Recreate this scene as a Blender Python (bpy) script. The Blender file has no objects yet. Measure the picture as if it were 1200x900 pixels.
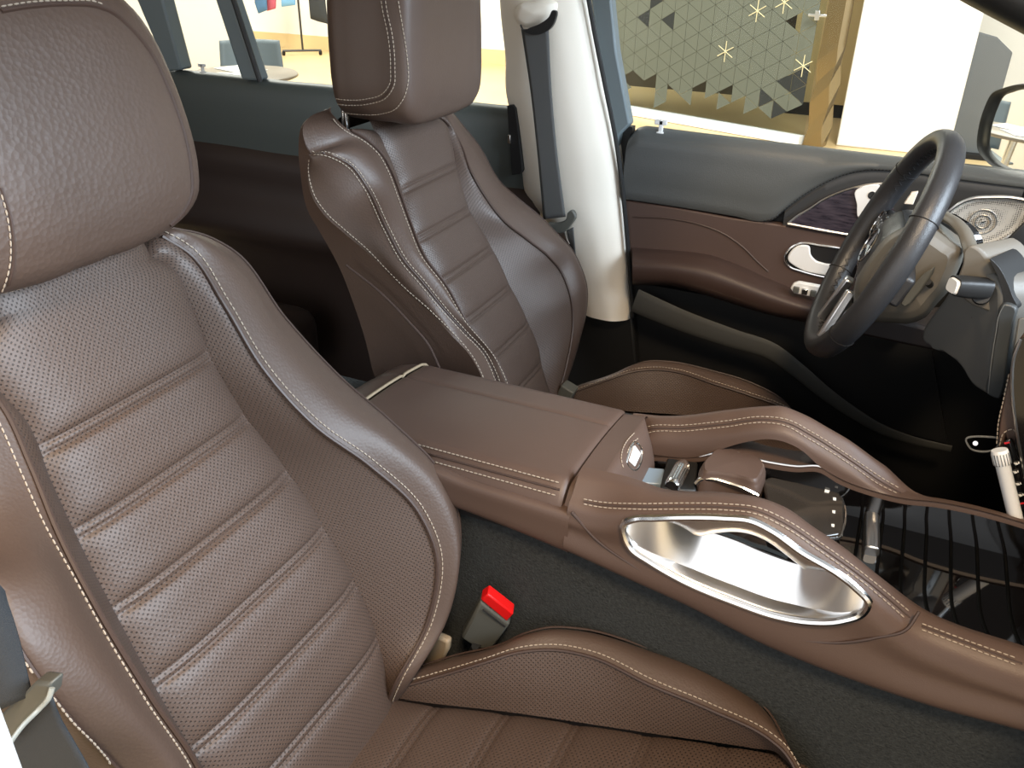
import bpy, bmesh, math, random
import numpy as np
random.seed(3)
A = np.array
# ------------------------------------------------------------------ camera maths
# car axes: x forward, y towards the driver's side, z up; showroom floor at z = 0
CAM = A([0., -.88, 1.6]); FOC = 1000.
def rotm(yaw, p, r):
    yaw, p, r = [math.radians(a) for a in (yaw, p, r)]
    v = A([-math.sin(yaw)*math.cos(p), math.cos(yaw)*math.cos(p), -math.sin(p)])
    rt = A([math.cos(yaw), math.sin(yaw), 0.]); up = np.cross(rt, v)
    c, s = math.cos(r), math.sin(r)
    return A([c*rt+s*up, -s*rt+c*up, v])
CM = rotm(24.1, 28.3, 1.0)
def ray(px, py): return A([px-600., 450.-py, FOC]) @ CM
def Uy(q, y): d = ray(*q); return CAM + d*(y-CAM[1])/d[1]
def Uz(q, z): d = ray(*q); return CAM + d*(z-CAM[2])/d[2]
def Ux(q, x): d = ray(*q); return CAM + d*(x-CAM[0])/d[0]
def UY(qs, y): return A([Uy(q, yy) for q, yy in zip(qs, y if hasattr(y, '__len__') else [y]*len(qs))])
def UZ(qs, z): return A([Uz(q, z) for q in qs])
# ------------------------------------------------------------------ curves
def herm(t, P, q):
    t = A(t, float); P = A(P, float)
    if len(t) == 2:
        k = ((q-t[0])/(t[1]-t[0]))[:, None]; return P[0]*(1-k)+P[1]*k
    h = np.diff(t)[:, None]; d = np.diff(P, axis=0)/h
    m = np.empty_like(P); m[0] = d[0]; m[-1] = d[-1]
    m[1:-1] = (d[:-1]*h[1:]+d[1:]*h[:-1])/(h[1:]+h[:-1])
    i = np.clip(np.searchsorted(t, q, side='right')-1, 0, len(t)-2)
    hh = h[i, 0]; s = ((q-t[i])/hh)[:, None]; hh = hh[:, None]
    s = np.clip(s, 0, 1)
    return ((1+2*s)*(1-s)**2*P[i]+s*(1-s)**2*hh*m[i]+s*s*(3-2*s)*P[i+1]+s*s*(s-1)*hh*m[i+1])
def chord(P):
    P = A(P, float); return np.concatenate([[0], np.cumsum(np.maximum(np.linalg.norm(np.diff(P, axis=0), axis=1), 1e-7))])
def crv(P, n, closed=False):
    P = A(P, float)
    if closed:
        k = len(P); P = np.concatenate([P[-2:], P, P[:3]]); t = chord(P); a, b = t[2], t[2+k]
        return herm(t, P, np.linspace(a, b, n+1)[:-1])
    t = chord(P); r = herm(t, P, np.linspace(0, t[-1], max(n*3, 30)))
    t2 = chord(r); q = np.linspace(0, t2[-1], n)
    return np.stack([np.interp(q, t2, r[:, k]) for k in range(P.shape[1])], 1)
def ft(curve, ts):          # curve of (t, a, b...) rows -> values at ts
    c = A(sorted(map(tuple, curve)), float); return herm(c[:, 0], c[:, 1:], np.clip(ts, c[0, 0], c[-1, 0]))
def fx(pts):                # z(x) from 3D points
    c = A(sorted([(p[0], p[2]) for p in pts]), float)
    return lambda x: herm(c[:, 0], c[:, 1:], np.clip(A(x, float), c[0, 0], c[-1, 0]))[:, 0]
def across(rows, n):        # rows: list of (k,3) polylines of same length -> spline between them
    R = np.stack(rows); k = R.shape[1]
    t = chord(R.mean(axis=1)); q = np.linspace(0, t[-1], n)
    return herm(t, R.reshape(len(rows), -1), q).reshape(n, k, 3)
def surfline(Gd, dist, lift=.0006, out=None):
    # line on a surface grid (rows across, points along) at a given distance from its first row
    Gd = A(Gd, float); m, n = Gd.shape[:2]; P = np.empty((n, 3))
    for j in range(n):
        t = chord(Gd[:, j]); P[j] = [np.interp(dist, t, Gd[:, j, k]) for k in range(3)]
        i = int(np.clip(np.searchsorted(t, dist), 1, m-1)); a = Gd[i, j]-Gd[i-1, j]; b = Gd[i, min(j+1, n-1)]-Gd[i, max(j-1, 0)]
        nn = np.cross(a, b); nn /= max(np.linalg.norm(nn), 1e-9)
        if out is not None and nn @ A(out, float) < 0: nn = -nn
        P[j] += nn*lift
    return P
def cast(qs, n=0, lift=.0008, skip=()):
    # points where the view lines meet what has been built so far
    from mathutils import Vector
    bpy.context.view_layer.update(); dg = bpy.context.evaluated_depsgraph_get(); out = []
    for q in (crv(qs, n) if n else qs):
        d = ray(*q); d = d/np.linalg.norm(d); ok, loc, nrm, *_ = bpy.context.scene.ray_cast(dg, Vector(CAM), Vector(d))
        if ok:
            nrm = A(nrm); nrm = nrm if nrm @ d < 0 else -nrm; out.append(A(loc)+nrm*lift)
    return A(out)
# ------------------------------------------------------------------ mesh building
ORG = {}
COL = bpy.context.scene.collection
class G:
    def __init__(s): s.v = []; s.f = []; s.u = []; s.n = 0
    def add(s, V, F, U=None):
        V = A(V, float); s.v.append(V); s.f += [tuple(i+s.n for i in f) for f in F]; s.n += len(V)
        s.u.append(A(U, float) if U is not None else np.zeros((len(V), 2))); return s
    def grid(s, P, cu=False, cv=False, flip=False, mask=None, uv=None):
        P = A(P, float); n, m = P.shape[:2]
        if uv is None:
            du = np.concatenate([np.zeros((1, m)), np.cumsum(np.linalg.norm(np.diff(P, axis=0), axis=2), 0)]).mean(1)
            dv = np.concatenate([np.zeros((n, 1)), np.cumsum(np.linalg.norm(np.diff(P, axis=1), axis=2), 1)], 1)
            dv = dv - dv.mean(1, keepdims=True)
            uv = np.stack([dv, np.repeat(du[:, None], m, 1)], 2)
        F = []
        for i in range(n if cu else n-1):
            for j in range(m if cv else m-1):
                if mask is not None and not mask[i][j]: continue
                a, b, c, d = i*m+j, i*m+(j+1) % m, ((i+1) % n)*m+(j+1) % m, ((i+1) % n)*m+j
                F.append((a, d, c, b) if flip else (a, b, c, d))
        return s.add(P.reshape(-1, 3), F, uv.reshape(-1, 2))
    def tube(s, P, r, seg=8, closed=False, ry=None, up=None, cap=True, power=2.):
        P = A(P, float); n = len(P); T = np.gradient(P, axis=0)
        if closed: T = np.roll(P, -1, 0)-np.roll(P, 1, 0)
        T /= np.maximum(np.linalg.norm(T, axis=1, keepdims=True), 1e-9)
        r = np.broadcast_to(A(r, float), (n,)); ry = r if ry is None else np.broadcast_to(A(ry, float), (n,))
        u = A(up, float) if up is not None else (A([0, 0, 1.]) if abs(T[0][2]) < .9 else A([1., 0, 0]))
        rings = []; th = np.linspace(0, 2*math.pi, seg, endpoint=False)
        cc = np.sign(np.cos(th))*np.abs(np.cos(th))**(2/power); ss = np.sign(np.sin(th))*np.abs(np.sin(th))**(2/power)
        for i in range(n):
            if up is None and i: u = u
            w = u-T[i]*(u@T[i]); w /= max(np.linalg.norm(w), 1e-9); b = np.cross(T[i], w)
            if up is None: u = w
            rings.append(P[i]+r[i]*cc[:, None]*b+ry[i]*ss[:, None]*w)
        s.grid(rings, cu=closed, cv=True)
        if cap and not closed:
            k = s.n-n*seg; s.f.append(tuple(range(k+seg-1, k-1, -1))); s.f.append(tuple(range(k+(n-1)*seg, k+n*seg)))
        return s
    def box(s, c, h, R=None):
        c = A(c, float); h = A(h, float); R = np.eye(3) if R is None else A(R, float)
        V = [c+(A([x, y, z])*h) @ R for z in (-1, 1) for y in (-1, 1) for x in (-1, 1)]
        return s.add(V, [(0, 2, 3, 1), (4, 5, 7, 6), (0, 1, 5, 4), (2, 6, 7, 3), (0, 4, 6, 2), (1, 3, 7, 5)])
    def prism(s, P, vec, taper=1.):
        P = A(P, float); n = len(P); c = P.mean(0); Q = c+(P-c)*taper+A(vec, float)
        nrm = sum(np.cross(P[i]-c, P[(i+1) % n]-c) for i in range(n))
        o = list(range(n)); 
        if nrm @ A(vec, float) < 0: P = P[::-1]; Q = Q[::-1]
        return s.add(np.concatenate([P, Q]), [tuple(reversed(o)), tuple(n+i for i in o)]+[(i, (i+1) % n, n+(i+1) % n, n+i) for i in o])
    def lathe(s, prof, o, ax, seg=24, ref=(0, 0, 1)):
        ax = A(ax, float); ax /= np.linalg.norm(ax); u = np.cross(A(ref, float), ax)
        if np.linalg.norm(u) < .1: u = np.cross(A([1., 0, 0]), ax)
        u /= np.linalg.norm(u); w = np.cross(ax, u); th = np.linspace(0, 2*math.pi, seg, endpoint=False)
        return s.grid([A(o)+h*ax+r*(np.cos(th)[:, None]*u+np.sin(th)[:, None]*w) for r, h in prof], cv=True)
    def stitch(s, P, L=.0043, gap=.0016, r=.0008, off=(0, 0, 0)):
        P = A(P, float)+A(off, float); t = chord(P); k = int(t[-1]/(L+gap))
        for i in range(k):
            a = i*(L+gap); q = A([a, a+L*.5, a+L]); S = np.stack([np.interp(q, t, P[:, j]) for j in range(3)], 1)
            s.tube(S, [r*.6, r, r*.6], seg=5)
        return s
    def build(s, name, mat, parent=None, bevel=0, segs=2, smooth=True, sharp=40, thick=0, subs=0, label=None, toff=-1):
        V = np.concatenate(s.v); U = np.concatenate(s.u)
        if parent is None: org = A([(V[:, 0].min()+V[:, 0].max())/2, (V[:, 1].min()+V[:, 1].max())/2, V[:, 2].min()])
        else: org = ORG[parent.name]
        me = bpy.data.meshes.new(name); me.from_pydata([tuple(v) for v in V-org], [], s.f); me.validate()
        uvl = me.uv_layers.new(name='UVMap'); li = np.empty(len(me.loops), dtype=np.int32); me.loops.foreach_get('vertex_index', li)
        uvl.data.foreach_set('uv', U[li].astype(np.float32).ravel())
        bm = bmesh.new(); bm.from_mesh(me); bmesh.ops.recalc_face_normals(bm, faces=bm.faces); bm.to_mesh(me); bm.free()
        me.materials.append(mat)
        if smooth:
            me.polygons.foreach_set('use_smooth', [True]*len(me.polygons)); me.set_sharp_from_angle(angle=math.radians(sharp))
        o = bpy.data.objects.new(name, me); COL.objects.link(o); ORG[o.name] = org
        if parent is None: o.location = tuple(org)
        else: o.parent = parent
        if thick: m = o.modifiers.new('solid', 'SOLIDIFY'); m.thickness = thick; m.offset = toff
        if bevel: m = o.modifiers.new('bevel', 'BEVEL'); m.width = bevel; m.segments = segs; m.limit_method = 'ANGLE'; m.angle_limit = math.radians(38)
        if subs: m = o.modifiers.new('sub', 'SUBSURF'); m.levels = subs; m.render_levels = subs
        if label: o['label'] = label
        return o
def thing(name, label, cat, loc, group=None):
    o = bpy.data.objects.new(name, None); COL.objects.link(o); o.location = tuple(loc); o.empty_display_size = .05
    ORG[o.name] = A(loc, float); o['label'] = label; o['category'] = cat
    if group: o['group'] = group
    return o
def tag(o, label, cat, group=None):
    o['label'] = label; o['category'] = cat
    if group: o['group'] = group
    return o
def struct(o): o['kind'] = 'structure'; return o
# ------------------------------------------------------------------ materials
def newmat(name):
    m = bpy.data.materials.new(name); m.use_nodes = True; nt = m.node_tree; b = nt.nodes['Principled BSDF']; return m, nt, b
def N(nt, typ, **kw):
    n = nt.nodes.new(typ)
    for k, v in kw.items(): setattr(n, k, v)
    return n
def lin(r, g, b):
    f = lambda c: (c/255/12.92 if c/255 <= .04045 else ((c/255+.055)/1.055)**2.4)
    return (f(r), f(g), f(b), 1)
def plain(name, col, rough=.5, metal=0., spec=.5, coat=0., bump=0., bscale=400., emit=None, aniso=0.):
    m, nt, b = newmat(name)
    b.inputs['Base Color'].default_value = col; b.inputs['Roughness'].default_value = rough; b.inputs['Metallic'].default_value = metal
    b.inputs['Specular IOR Level'].default_value = spec; b.inputs['Coat Weight'].default_value = coat; b.inputs['Coat Roughness'].default_value = .05
    tc = N(nt, 'ShaderNodeTexCoord'); no = N(nt, 'ShaderNodeTexNoise'); no.inputs['Scale'].default_value = bscale
    nt.links.new(tc.outputs['Object'], no.inputs['Vector'])
    if bump:
        bp = N(nt, 'ShaderNodeBump'); bp.inputs['Strength'].default_value = bump; bp.inputs['Distance'].default_value = .001
        nt.links.new(no.outputs['Fac'], bp.inputs['Height']); nt.links.new(bp.outputs['Normal'], b.inputs['Normal'])
    if emit:
        b.inputs['Emission Color'].default_value = emit[0]; b.inputs['Emission Strength'].default_value = emit[1]
    return m
def leather(name, col, rough=.5, dots=False, grain=.22, gscale=330., spec=.5, pitch=.0056):
    m, nt, b = newmat(name); L = nt.links.new
    tc = N(nt, 'ShaderNodeTexCoord'); vo = N(nt, 'ShaderNodeTexVoronoi'); vo.inputs['Scale'].default_value = gscale
    no = N(nt, 'ShaderNodeTexNoise'); no.inputs['Scale'].default_value = 14.; no.inputs['Detail'].default_value = 3.
    wr = N(nt, 'ShaderNodeTexNoise'); wr.inputs['Scale'].default_value = 90.; wr.inputs['Detail'].default_value = 4.
    for n_ in (vo, no, wr): L(tc.outputs['Object'], n_.inputs['Vector'])
    ad = N(nt, 'ShaderNodeMath', operation='MULTIPLY_ADD'); L(wr.outputs['Fac'], ad.inputs[0]); ad.inputs[1].default_value = .9; L(vo.outputs['Distance'], ad.inputs[2])
    mix = N(nt, 'ShaderNodeMix', data_type='RGBA'); L(no.outputs['Fac'], mix.inputs[0])
    mix.inputs[6].default_value = tuple(c*.93 for c in col[:3])+(1,); mix.inputs[7].default_value = tuple(c*1.07 for c in col[:3])+(1,)
    b.inputs['Roughness'].default_value = rough; b.inputs['Specular IOR Level'].default_value = spec
    bp = N(nt, 'ShaderNodeBump'); bp.inputs['Strength'].default_value = grain; bp.inputs['Distance'].default_value = .0009
    L(ad.outputs[0], bp.inputs['Height']); out = mix.outputs[2]; nrm = bp.outputs['Normal']
    if dots:
        ds = []
        for o in (0., .5):
            v = N(nt, 'ShaderNodeVectorMath', operation='MULTIPLY_ADD'); L(tc.outputs['UV'], v.inputs[0])
            v.inputs[1].default_value = (1/pitch, 1/(pitch*1.0), 0); v.inputs[2].default_value = (o+50, o+50, 0)
            f = N(nt, 'ShaderNodeVectorMath', operation='FRACTION'); L(v.outputs[0], f.inputs[0])
            s = N(nt, 'ShaderNodeVectorMath', operation='SUBTRACT'); L(f.outputs[0], s.inputs[0]); s.inputs[1].default_value = (.5, .5, 0)
            ln = N(nt, 'ShaderNodeVectorMath', operation='LENGTH'); L(s.outputs[0], ln.inputs[0]); ds.append(ln)
        mn = N(nt, 'ShaderNodeMath', operation='MINIMUM'); L(ds[0].outputs['Value'], mn.inputs[0]); L(ds[1].outputs['Value'], mn.inputs[1])
        mr = N(nt, 'ShaderNodeMapRange'); L(mn.outputs[0], mr.inputs[0]); mr.inputs[1].default_value = .10; mr.inputs[2].default_value = .17
        mr.inputs[3].default_value = 0; mr.inputs[4].default_value = 1
        m2 = N(nt, 'ShaderNodeMix', data_type='RGBA'); L(mr.outputs[0], m2.inputs[0]); m2.inputs[6].default_value = tuple(c*.18 for c in col[:3])+(1,); L(out, m2.inputs[7])
        out = m2.outputs[2]
        b2 = N(nt, 'ShaderNodeBump'); b2.inputs['Strength'].default_value = .6; b2.inputs['Distance'].default_value = .0008
        L(mr.outputs[0], b2.inputs['Height']); L(nrm, b2.inputs['Normal']); nrm = b2.outputs['Normal']
    L(out, b.inputs['Base Color']); L(nrm, b.inputs['Normal'])
    return m
BR = lin(79, 63, 54)
m_lea = leather('brown_leather', BR)
m_leah = leather('brown_leather_coarse', BR, gscale=210., grain=.38)
m_leas = leather('brown_leather_smooth', BR, gscale=420., grain=.12)
m_per = leather('brown_perforated_leather', BR, dots=True)
m_con = leather('brown_console_leather', lin(85, 67, 58), grain=.10, gscale=600.)
m_dbr = leather('door_brown_leather', lin(80, 63, 56), grain=.10, gscale=600.)
m_arm = leather('armrest_shaded_leather', lin(62, 46, 40), grain=.10, gscale=600.)  # brown door leather darkened: shade of the driver side put into colour
m_strip = plain('strip_plastic', lin(58, 61, 62), .45)
m_lace = plain('lace_black', lin(34, 34, 36), .6)
m_thr = plain('thread_beige', lin(166, 152, 136), .7)
m_web2 = plain('belt_webbing_dark', lin(50, 53, 57), .75, bump=.5, bscale=1500.)
m_pipe = plain('piping_brown', lin(66, 50, 43), .5)
m_thr2 = plain('thread_brown', lin(76, 62, 54), .6)
m_dlea = leather('grey_leather', lin(82, 84, 83), rough=.42, grain=.2, gscale=500.)
m_blk = plain('black_plastic', lin(26, 26, 26), .5, bump=.15, bscale=900.)
m_gry = plain('grey_plastic', lin(108, 108, 105), .45, bump=.15, bscale=1100.)
m_frame = plain('blue_grey_frame_cover', lin(112, 123, 127), .5)
m_gap = plain('dark_gap', lin(16, 13, 12), .8)
m_gloss = plain('gloss_black', lin(10, 9, 10), .04, coat=1.)
m_chr = plain('chrome', (.9, .89, .87, 1), .16, metal=1.)
m_silv = plain('silver_paint_lit_chrome', lin(236, 236, 234), .3, coat=.3)
m_sat = plain('satin_silver', (.82, .81, .80, 1), .28, metal=1.)
m_bei = plain('beige_trim', lin(246, 238, 224), .55, bump=.1, bscale=700.)
m_web = plain('belt_webbing', lin(84, 84, 83), .75, bump=.5, bscale=1500.)
m_red = plain('red_plastic', lin(226, 26, 26), .35, emit=None)
m_white = plain('white_paint', lin(244, 244, 242), .3, coat=.5)
m_tan = plain('tan_plastic', lin(150, 132, 108), .5)
m_buck = plain('buckle_grey', lin(88, 88, 82), .5)
m_whl = leather('wheel_leather', lin(48, 48, 50), rough=.38, grain=.2, gscale=700.)
m_tch = plain('touchpad_black', lin(52, 47, 42), .14, spec=.8)
m_stem = plain('shroud_plastic', lin(104, 99, 90), .5, bump=.15, bscale=1100.)
m_scr = plain('dark_screen', lin(20, 18, 18), .1)
m_wht = plain('marking_white', lin(230, 230, 226), .5)
m_mark = plain('marking_red', lin(210, 40, 50), .5)
m_mir = plain('mirror_glass', (.9, .9, .9, 1), .01, metal=1.)
def carpet(name, c):
    m, nt, b = newmat(name); L = nt.links.new
    tc = N(nt, 'ShaderNodeTexCoord'); no = N(nt, 'ShaderNodeTexNoise'); no.inputs['Scale'].default_value = 420.; no.inputs['Detail'].default_value = 2
    n2 = N(nt, 'ShaderNodeTexNoise'); n2.inputs['Scale'].default_value = 260.; n2.inputs['Detail'].default_value = 4
    L(tc.outputs['Object'], no.inputs['Vector']); L(tc.outputs['Object'], n2.inputs['Vector'])
    mx = N(nt, 'ShaderNodeMix', data_type='RGBA'); L(n2.outputs['Fac'], mx.inputs[0])
    mx.inputs[6].default_value = tuple(x*.45 for x in c[:3])+(1,); mx.inputs[7].default_value = tuple(x*1.65 for x in c[:3])+(1,)
    L(mx.outputs[2], b.inputs['Base Color']); b.inputs['Roughness'].default_value = .95; b.inputs['Specular IOR Level'].default_value = .1
    bp = N(nt, 'ShaderNodeBump'); bp.inputs['Strength'].default_value = .8; bp.inputs['Distance'].default_value = .002
    L(no.outputs['Fac'], bp.inputs['Height']); L(bp.outputs['Normal'], b.inputs['Normal']); return m
m_car = carpet('charcoal_carpet', lin(54, 56, 56))
m_carb = carpet('black_carpet', lin(20, 20, 20))
def grille():
    m, nt, b = newmat('speaker_mesh_metal'); L = nt.links.new
    tc = N(nt, 'ShaderNodeTexCoord'); vo = N(nt, 'ShaderNodeTexVoronoi'); vo.inputs['Scale'].default_value = 330.; vo.inputs['Randomness'].default_value = .15
    L(tc.outputs['Object'], vo.inputs['Vector'])
    mr = N(nt, 'ShaderNodeMapRange'); L(vo.outputs['Distance'], mr.inputs[0]); mr.inputs[1].default_value = .28; mr.inputs[2].default_value = .42
    mx = N(nt, 'ShaderNodeMix', data_type='RGBA'); L(mr.outputs[0], mx.inputs[0]); mx.inputs[6].default_value = (.12, .11, .10, 1); mx.inputs[7].default_value = (.88, .85, .78, 1)
    L(mx.outputs[2], b.inputs['Base Color']); b.inputs['Metallic'].default_value = .55; b.inputs['Roughness'].default_value = .35; return m
m_gri = grille()
def glassmat(name, tint, refl=.08):
    m = bpy.data.materials.new(name); m.use_nodes = True; nt = m.node_tree; nt.nodes.clear(); L = nt.links.new
    o = N(nt, 'ShaderNodeOutputMaterial'); t = N(nt, 'ShaderNodeBsdfTransparent'); t.inputs[0].default_value = tint
    g = N(nt, 'ShaderNodeBsdfGlossy'); g.inputs['Roughness'].default_value = .01
    f = N(nt, 'ShaderNodeFresnel'); f.inputs[0].default_value = 1.12
    mx = N(nt, 'ShaderNodeMixShader'); L(f.outputs[0], mx.inputs[0]); L(t.outputs[0], mx.inputs[1]); L(g.outputs[0], mx.inputs[2]); L(mx.outputs[0], o.inputs[0]); return m
m_gls = glassmat('window_glass', (.93, .96, .95, 1))
# ================================================================== SEATS
class Plane:
    def __init__(s, o, d, yc):
        s.O = A([o[0], yc, o[1]], float); dd = A([d[0], 0, d[1]], float); s.d = dd/np.linalg.norm(dd)
        s.n = A([-s.d[2], 0, s.d[0]]); s.yc = yc
    def hit(s, q, n):
        r = ray(*q); k = ((s.O+n*s.n-CAM) @ s.n)/(r @ s.n); P = CAM+k*r-s.O
        return (P @ s.d, P[1], n)
    def at(s, c):
        c = A(c, float); return s.O+c[..., 0:1]*s.d+c[..., 1:2]*A([0, 1., 0])+c[..., 2:3]*s.n
def pc(pl, qs, ns): return [pl.hit(q, n) for q, n in zip(qs, ns)]
def mir(c): return [(t, -y, n) for t, y, n in c]
SEAM = [0., .079, .158, .237, .316, .395]
def ribs(t):
    d = np.zeros_like(t)
    for k in SEAM:
        for e in (-.0045, .0045): d -= .0022*np.exp(-((t-k-e)/.0026)**2)
        d -= .0035*np.exp(-((t-k)/.013)**2)
    return d
def strip(pl, C1, C2, name, mat, parent, n=90, m=14, puff=.006, pw=1., extra=None):
    a, b = crv(C1, n), crv(C2, n); s = np.linspace(0, 1, m)[:, None, None]
    g = a[None]*(1-s)+b[None]*s; g[..., 2] += puff*np.sin(math.pi*s[..., 0])**pw
    return G().grid(pl.at(g.transpose(1, 0, 2))).build(name, mat, parent)
def over(c, dt=-.010, dn=.022, back=.085):   # carry a curve over the top of the seat to its rear
    t, y, n = c[0]
    return [(t+.004, y, n-back), (t+dt*.9, y, n-back*.6), (t+dt, y, n-dn)]+list(c)
def seat_back(root, pl, K, far_l=True):
    """K: curves R1,R2,R3,L1,L2,L3 as (t,y,n) rows, top to bottom"""
    # ribbed and perforated centre panel
    t0, t1 = -.135, .50; ts = np.linspace(t0, t1, 430); s = np.linspace(-1, 1, 44)
    R = ft(K['R1'], ts); L = ft(K['L1'], ts); w = (s[None]+1)/2
    g = np.empty((len(ts), len(s), 3)); g[..., 0] = ts[:, None]
    g[..., 1] = L[:, :1]*(1-w)+R[:, :1]*w
    lat = 1-np.abs(s)**5
    g[..., 2] = L[:, 1:2]*(1-w)+R[:, 1:2]*w + .012*lat[None]-.002*(np.abs(s)**14)[None] + ribs(ts)[:, None]*(1-np.abs(s)**20)[None]
    top = []
    for dt, dn in ((.005, .09), (-.010, .055), (-.014, .025), (-.008, .008)):
        r_ = g[0].copy(); r_[:, 0] += dt; r_[:, 2] -= dn; top.append(r_)
    g = np.concatenate([A(top), g])
    P = pl.at(g); uv = np.stack([np.repeat((s*.12)[None], len(g), 0), np.repeat(g[:, :1, 0], len(s), 1)], 2)
    pan = G().grid(P, uv=uv).build('backrest_panel', m_per, root)
    for k in SEAM:
        for e in (-.0045, .0045):
            i = int(np.argmin(np.abs(ts-k-e)))+4
            G().stitch(P[i, 2:-2], L=.003, gap=.0026, r=.0006, off=pl.n*.0003).build('stitching', m_thr2, pan)
    for sd in 'RL':
        c1, c2, c3 = K[sd+'1'], K[sd+'2'], K[sd+'3']; sg = 1 if sd == 'R' else -1
        ins = strip(pl, [(t_, y_-sg*.003, n_-.003) for t_, y_, n_ in over(c1)], over(c2), 'backrest_insert', m_per, root, puff=K.get('puff', .004))
        G().tube(pl.at(crv(c2, 120)+A([0, -sg*.0015, .0015])), .0022, seg=6).build('piping', m_pipe, ins)
        # leather bolster: front face, ridge, flank
        n = 110; a = crv(over(c2), n) if sd+'4' not in K else crv([K['TOP'][0]]+list(c2), n)
        b = crv(over(c3), n) if sd+'4' not in K else crv(list(K['TOP'])+list(c3), n)
        mid = .5*(a+b); mid[:, 2] += K.get('bulge', .014)
        q1 = .8*b+.2*a; q1[:, 2] = mid[:, 2]*.35+b[:, 2]*.65+.003
        rows = [a, mid, q1, b]
        if sd+'4' in K:
            bg_ = pl.at(across(rows, 40)); bol = G().grid(bg_.transpose(1, 0, 2)).build('backrest_bolster', m_lea, root)
            b2 = crv([K['TOP'][-1]]+list(c3), n); d = crv([K['TOP'][-1]]+K[sd+'4'], n); m2 = .5*(b2+d); m2[:, 1] += sg*.005
            sg_ = pl.at(across([b2, m2, d], 24)); sp = G().grid(sg_.transpose(1, 0, 2)).build('side_panel', m_lea, root)
            d2 = crv(list(K['TOP'])+K[sd+'4'], n); e = crv(K[sd+'5'], n); m3 = .5*(d2+e)
            sh = G().grid(pl.at(across([d2, m3, e], 10)).transpose(1, 0, 2)).build('side_shield', m_shield, root)
            end = e; ov = A([0, sg*1., 0])+pl.n*.5
            G().tube(pl.at(crv(c3, 120)+A([0, sg*.0005, .0006])), .0013, seg=6).build('piping', m_pipe, sp)
            for gd, ds in ((sg_, .0045), (sg_[::-1], .005)): G().stitch(surfline(gd, ds, .0007, ov)[2:-1], r=.00085).build('stitching', m_thr, sp)
            i0 = 14; G().stitch(surfline(bg_[::-1, i0:], .0045, .0007, ov), r=.00085).build('stitching', m_thr, bol)
            G().tube(pl.at(crv(K[sd+'6'], 60)+A([0, sg*.003, 0])), .0018, seg=6).build('piping', m_pipe, sh)
        else:
            s1 = b+A([.000, sg*.010, -.03]); s2 = b+A([0, sg*.006, -.08]); s3 = b.copy(); s3[:, 2] = np.minimum(b[:, 2]-.1, -.12)
            bg_ = pl.at(across(rows+[s1, s2, s3], 60)); bol = G().grid(bg_.transpose(1, 0, 2)).build('backrest_bolster', m_lea, root)
            G().tube(pl.at(crv(c3, 120)+A([0, sg*.003, -.001])), .0016, seg=6).build('piping', m_pipe, bol)
            end = s3
        if not (K.get('noR') and sd == 'R'):
            G().stitch(surfline(bg_, .0075, .0008, A([0, sg*.3, 0])+pl.n)[6:], r=.00085).build('stitching', m_thr, bol)
        K['end'+sd] = end
    a, b = K['endL'], K['endR']; s = np.linspace(0, 1, 16)[:, None, None]; g = a[None]*(1-s)+b[None]*s; g[..., 2] -= .05*np.sin(math.pi*s[..., 0])**.6
    G().grid(pl.at(g.transpose(1, 0, 2))).build('back_shell', m_blk, root)
def headrest(root, pl, outline, rings, ctr, pipe_ring, stitches, posts, mat=None):
    """outline: (t,y) loop; rings: (scale, n)"""
    o = crv(outline, 96, closed=True); c = A(ctr, float); rr = []
    R = A(rings, float); q = np.linspace(0, 1, 60); tt = chord(R*A([.12, 1])); R2 = herm(tt/tt[-1], R, q)
    for s, n in R2:
        p = c+(o-c)*s; rr.append(np.concatenate([p, np.full((len(p), 1), n)], 1))
    P = pl.at(A(rr)); g = G().grid(P, cv=True); hr = g.build('headrest', mat or m_leah, root)
    def ringat(s, n):
        p = c+(o-c)*s; return pl.at(np.concatenate([p, np.full((len(p), 1), n)], 1))
    for s, n, r in pipe_ring: G().tube(ringat(s, n), r, seg=6, closed=True).build('piping', m_pipe, hr)
    for s, n in stitches: x = ringat(s, n); G().stitch(np.concatenate([x, x[:1]]), r=.00075).build('stitching', m_thr, hr)
    for y in posts:
        G().tube(pl.at([(ctr[0]+.09, y, -.07), (ctr[0]+.13, y, -.07), (ctr[0]+.19, y, -.068)]), .006, seg=12).build('headrest_post', m_chr, root)
    return hr
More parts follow.
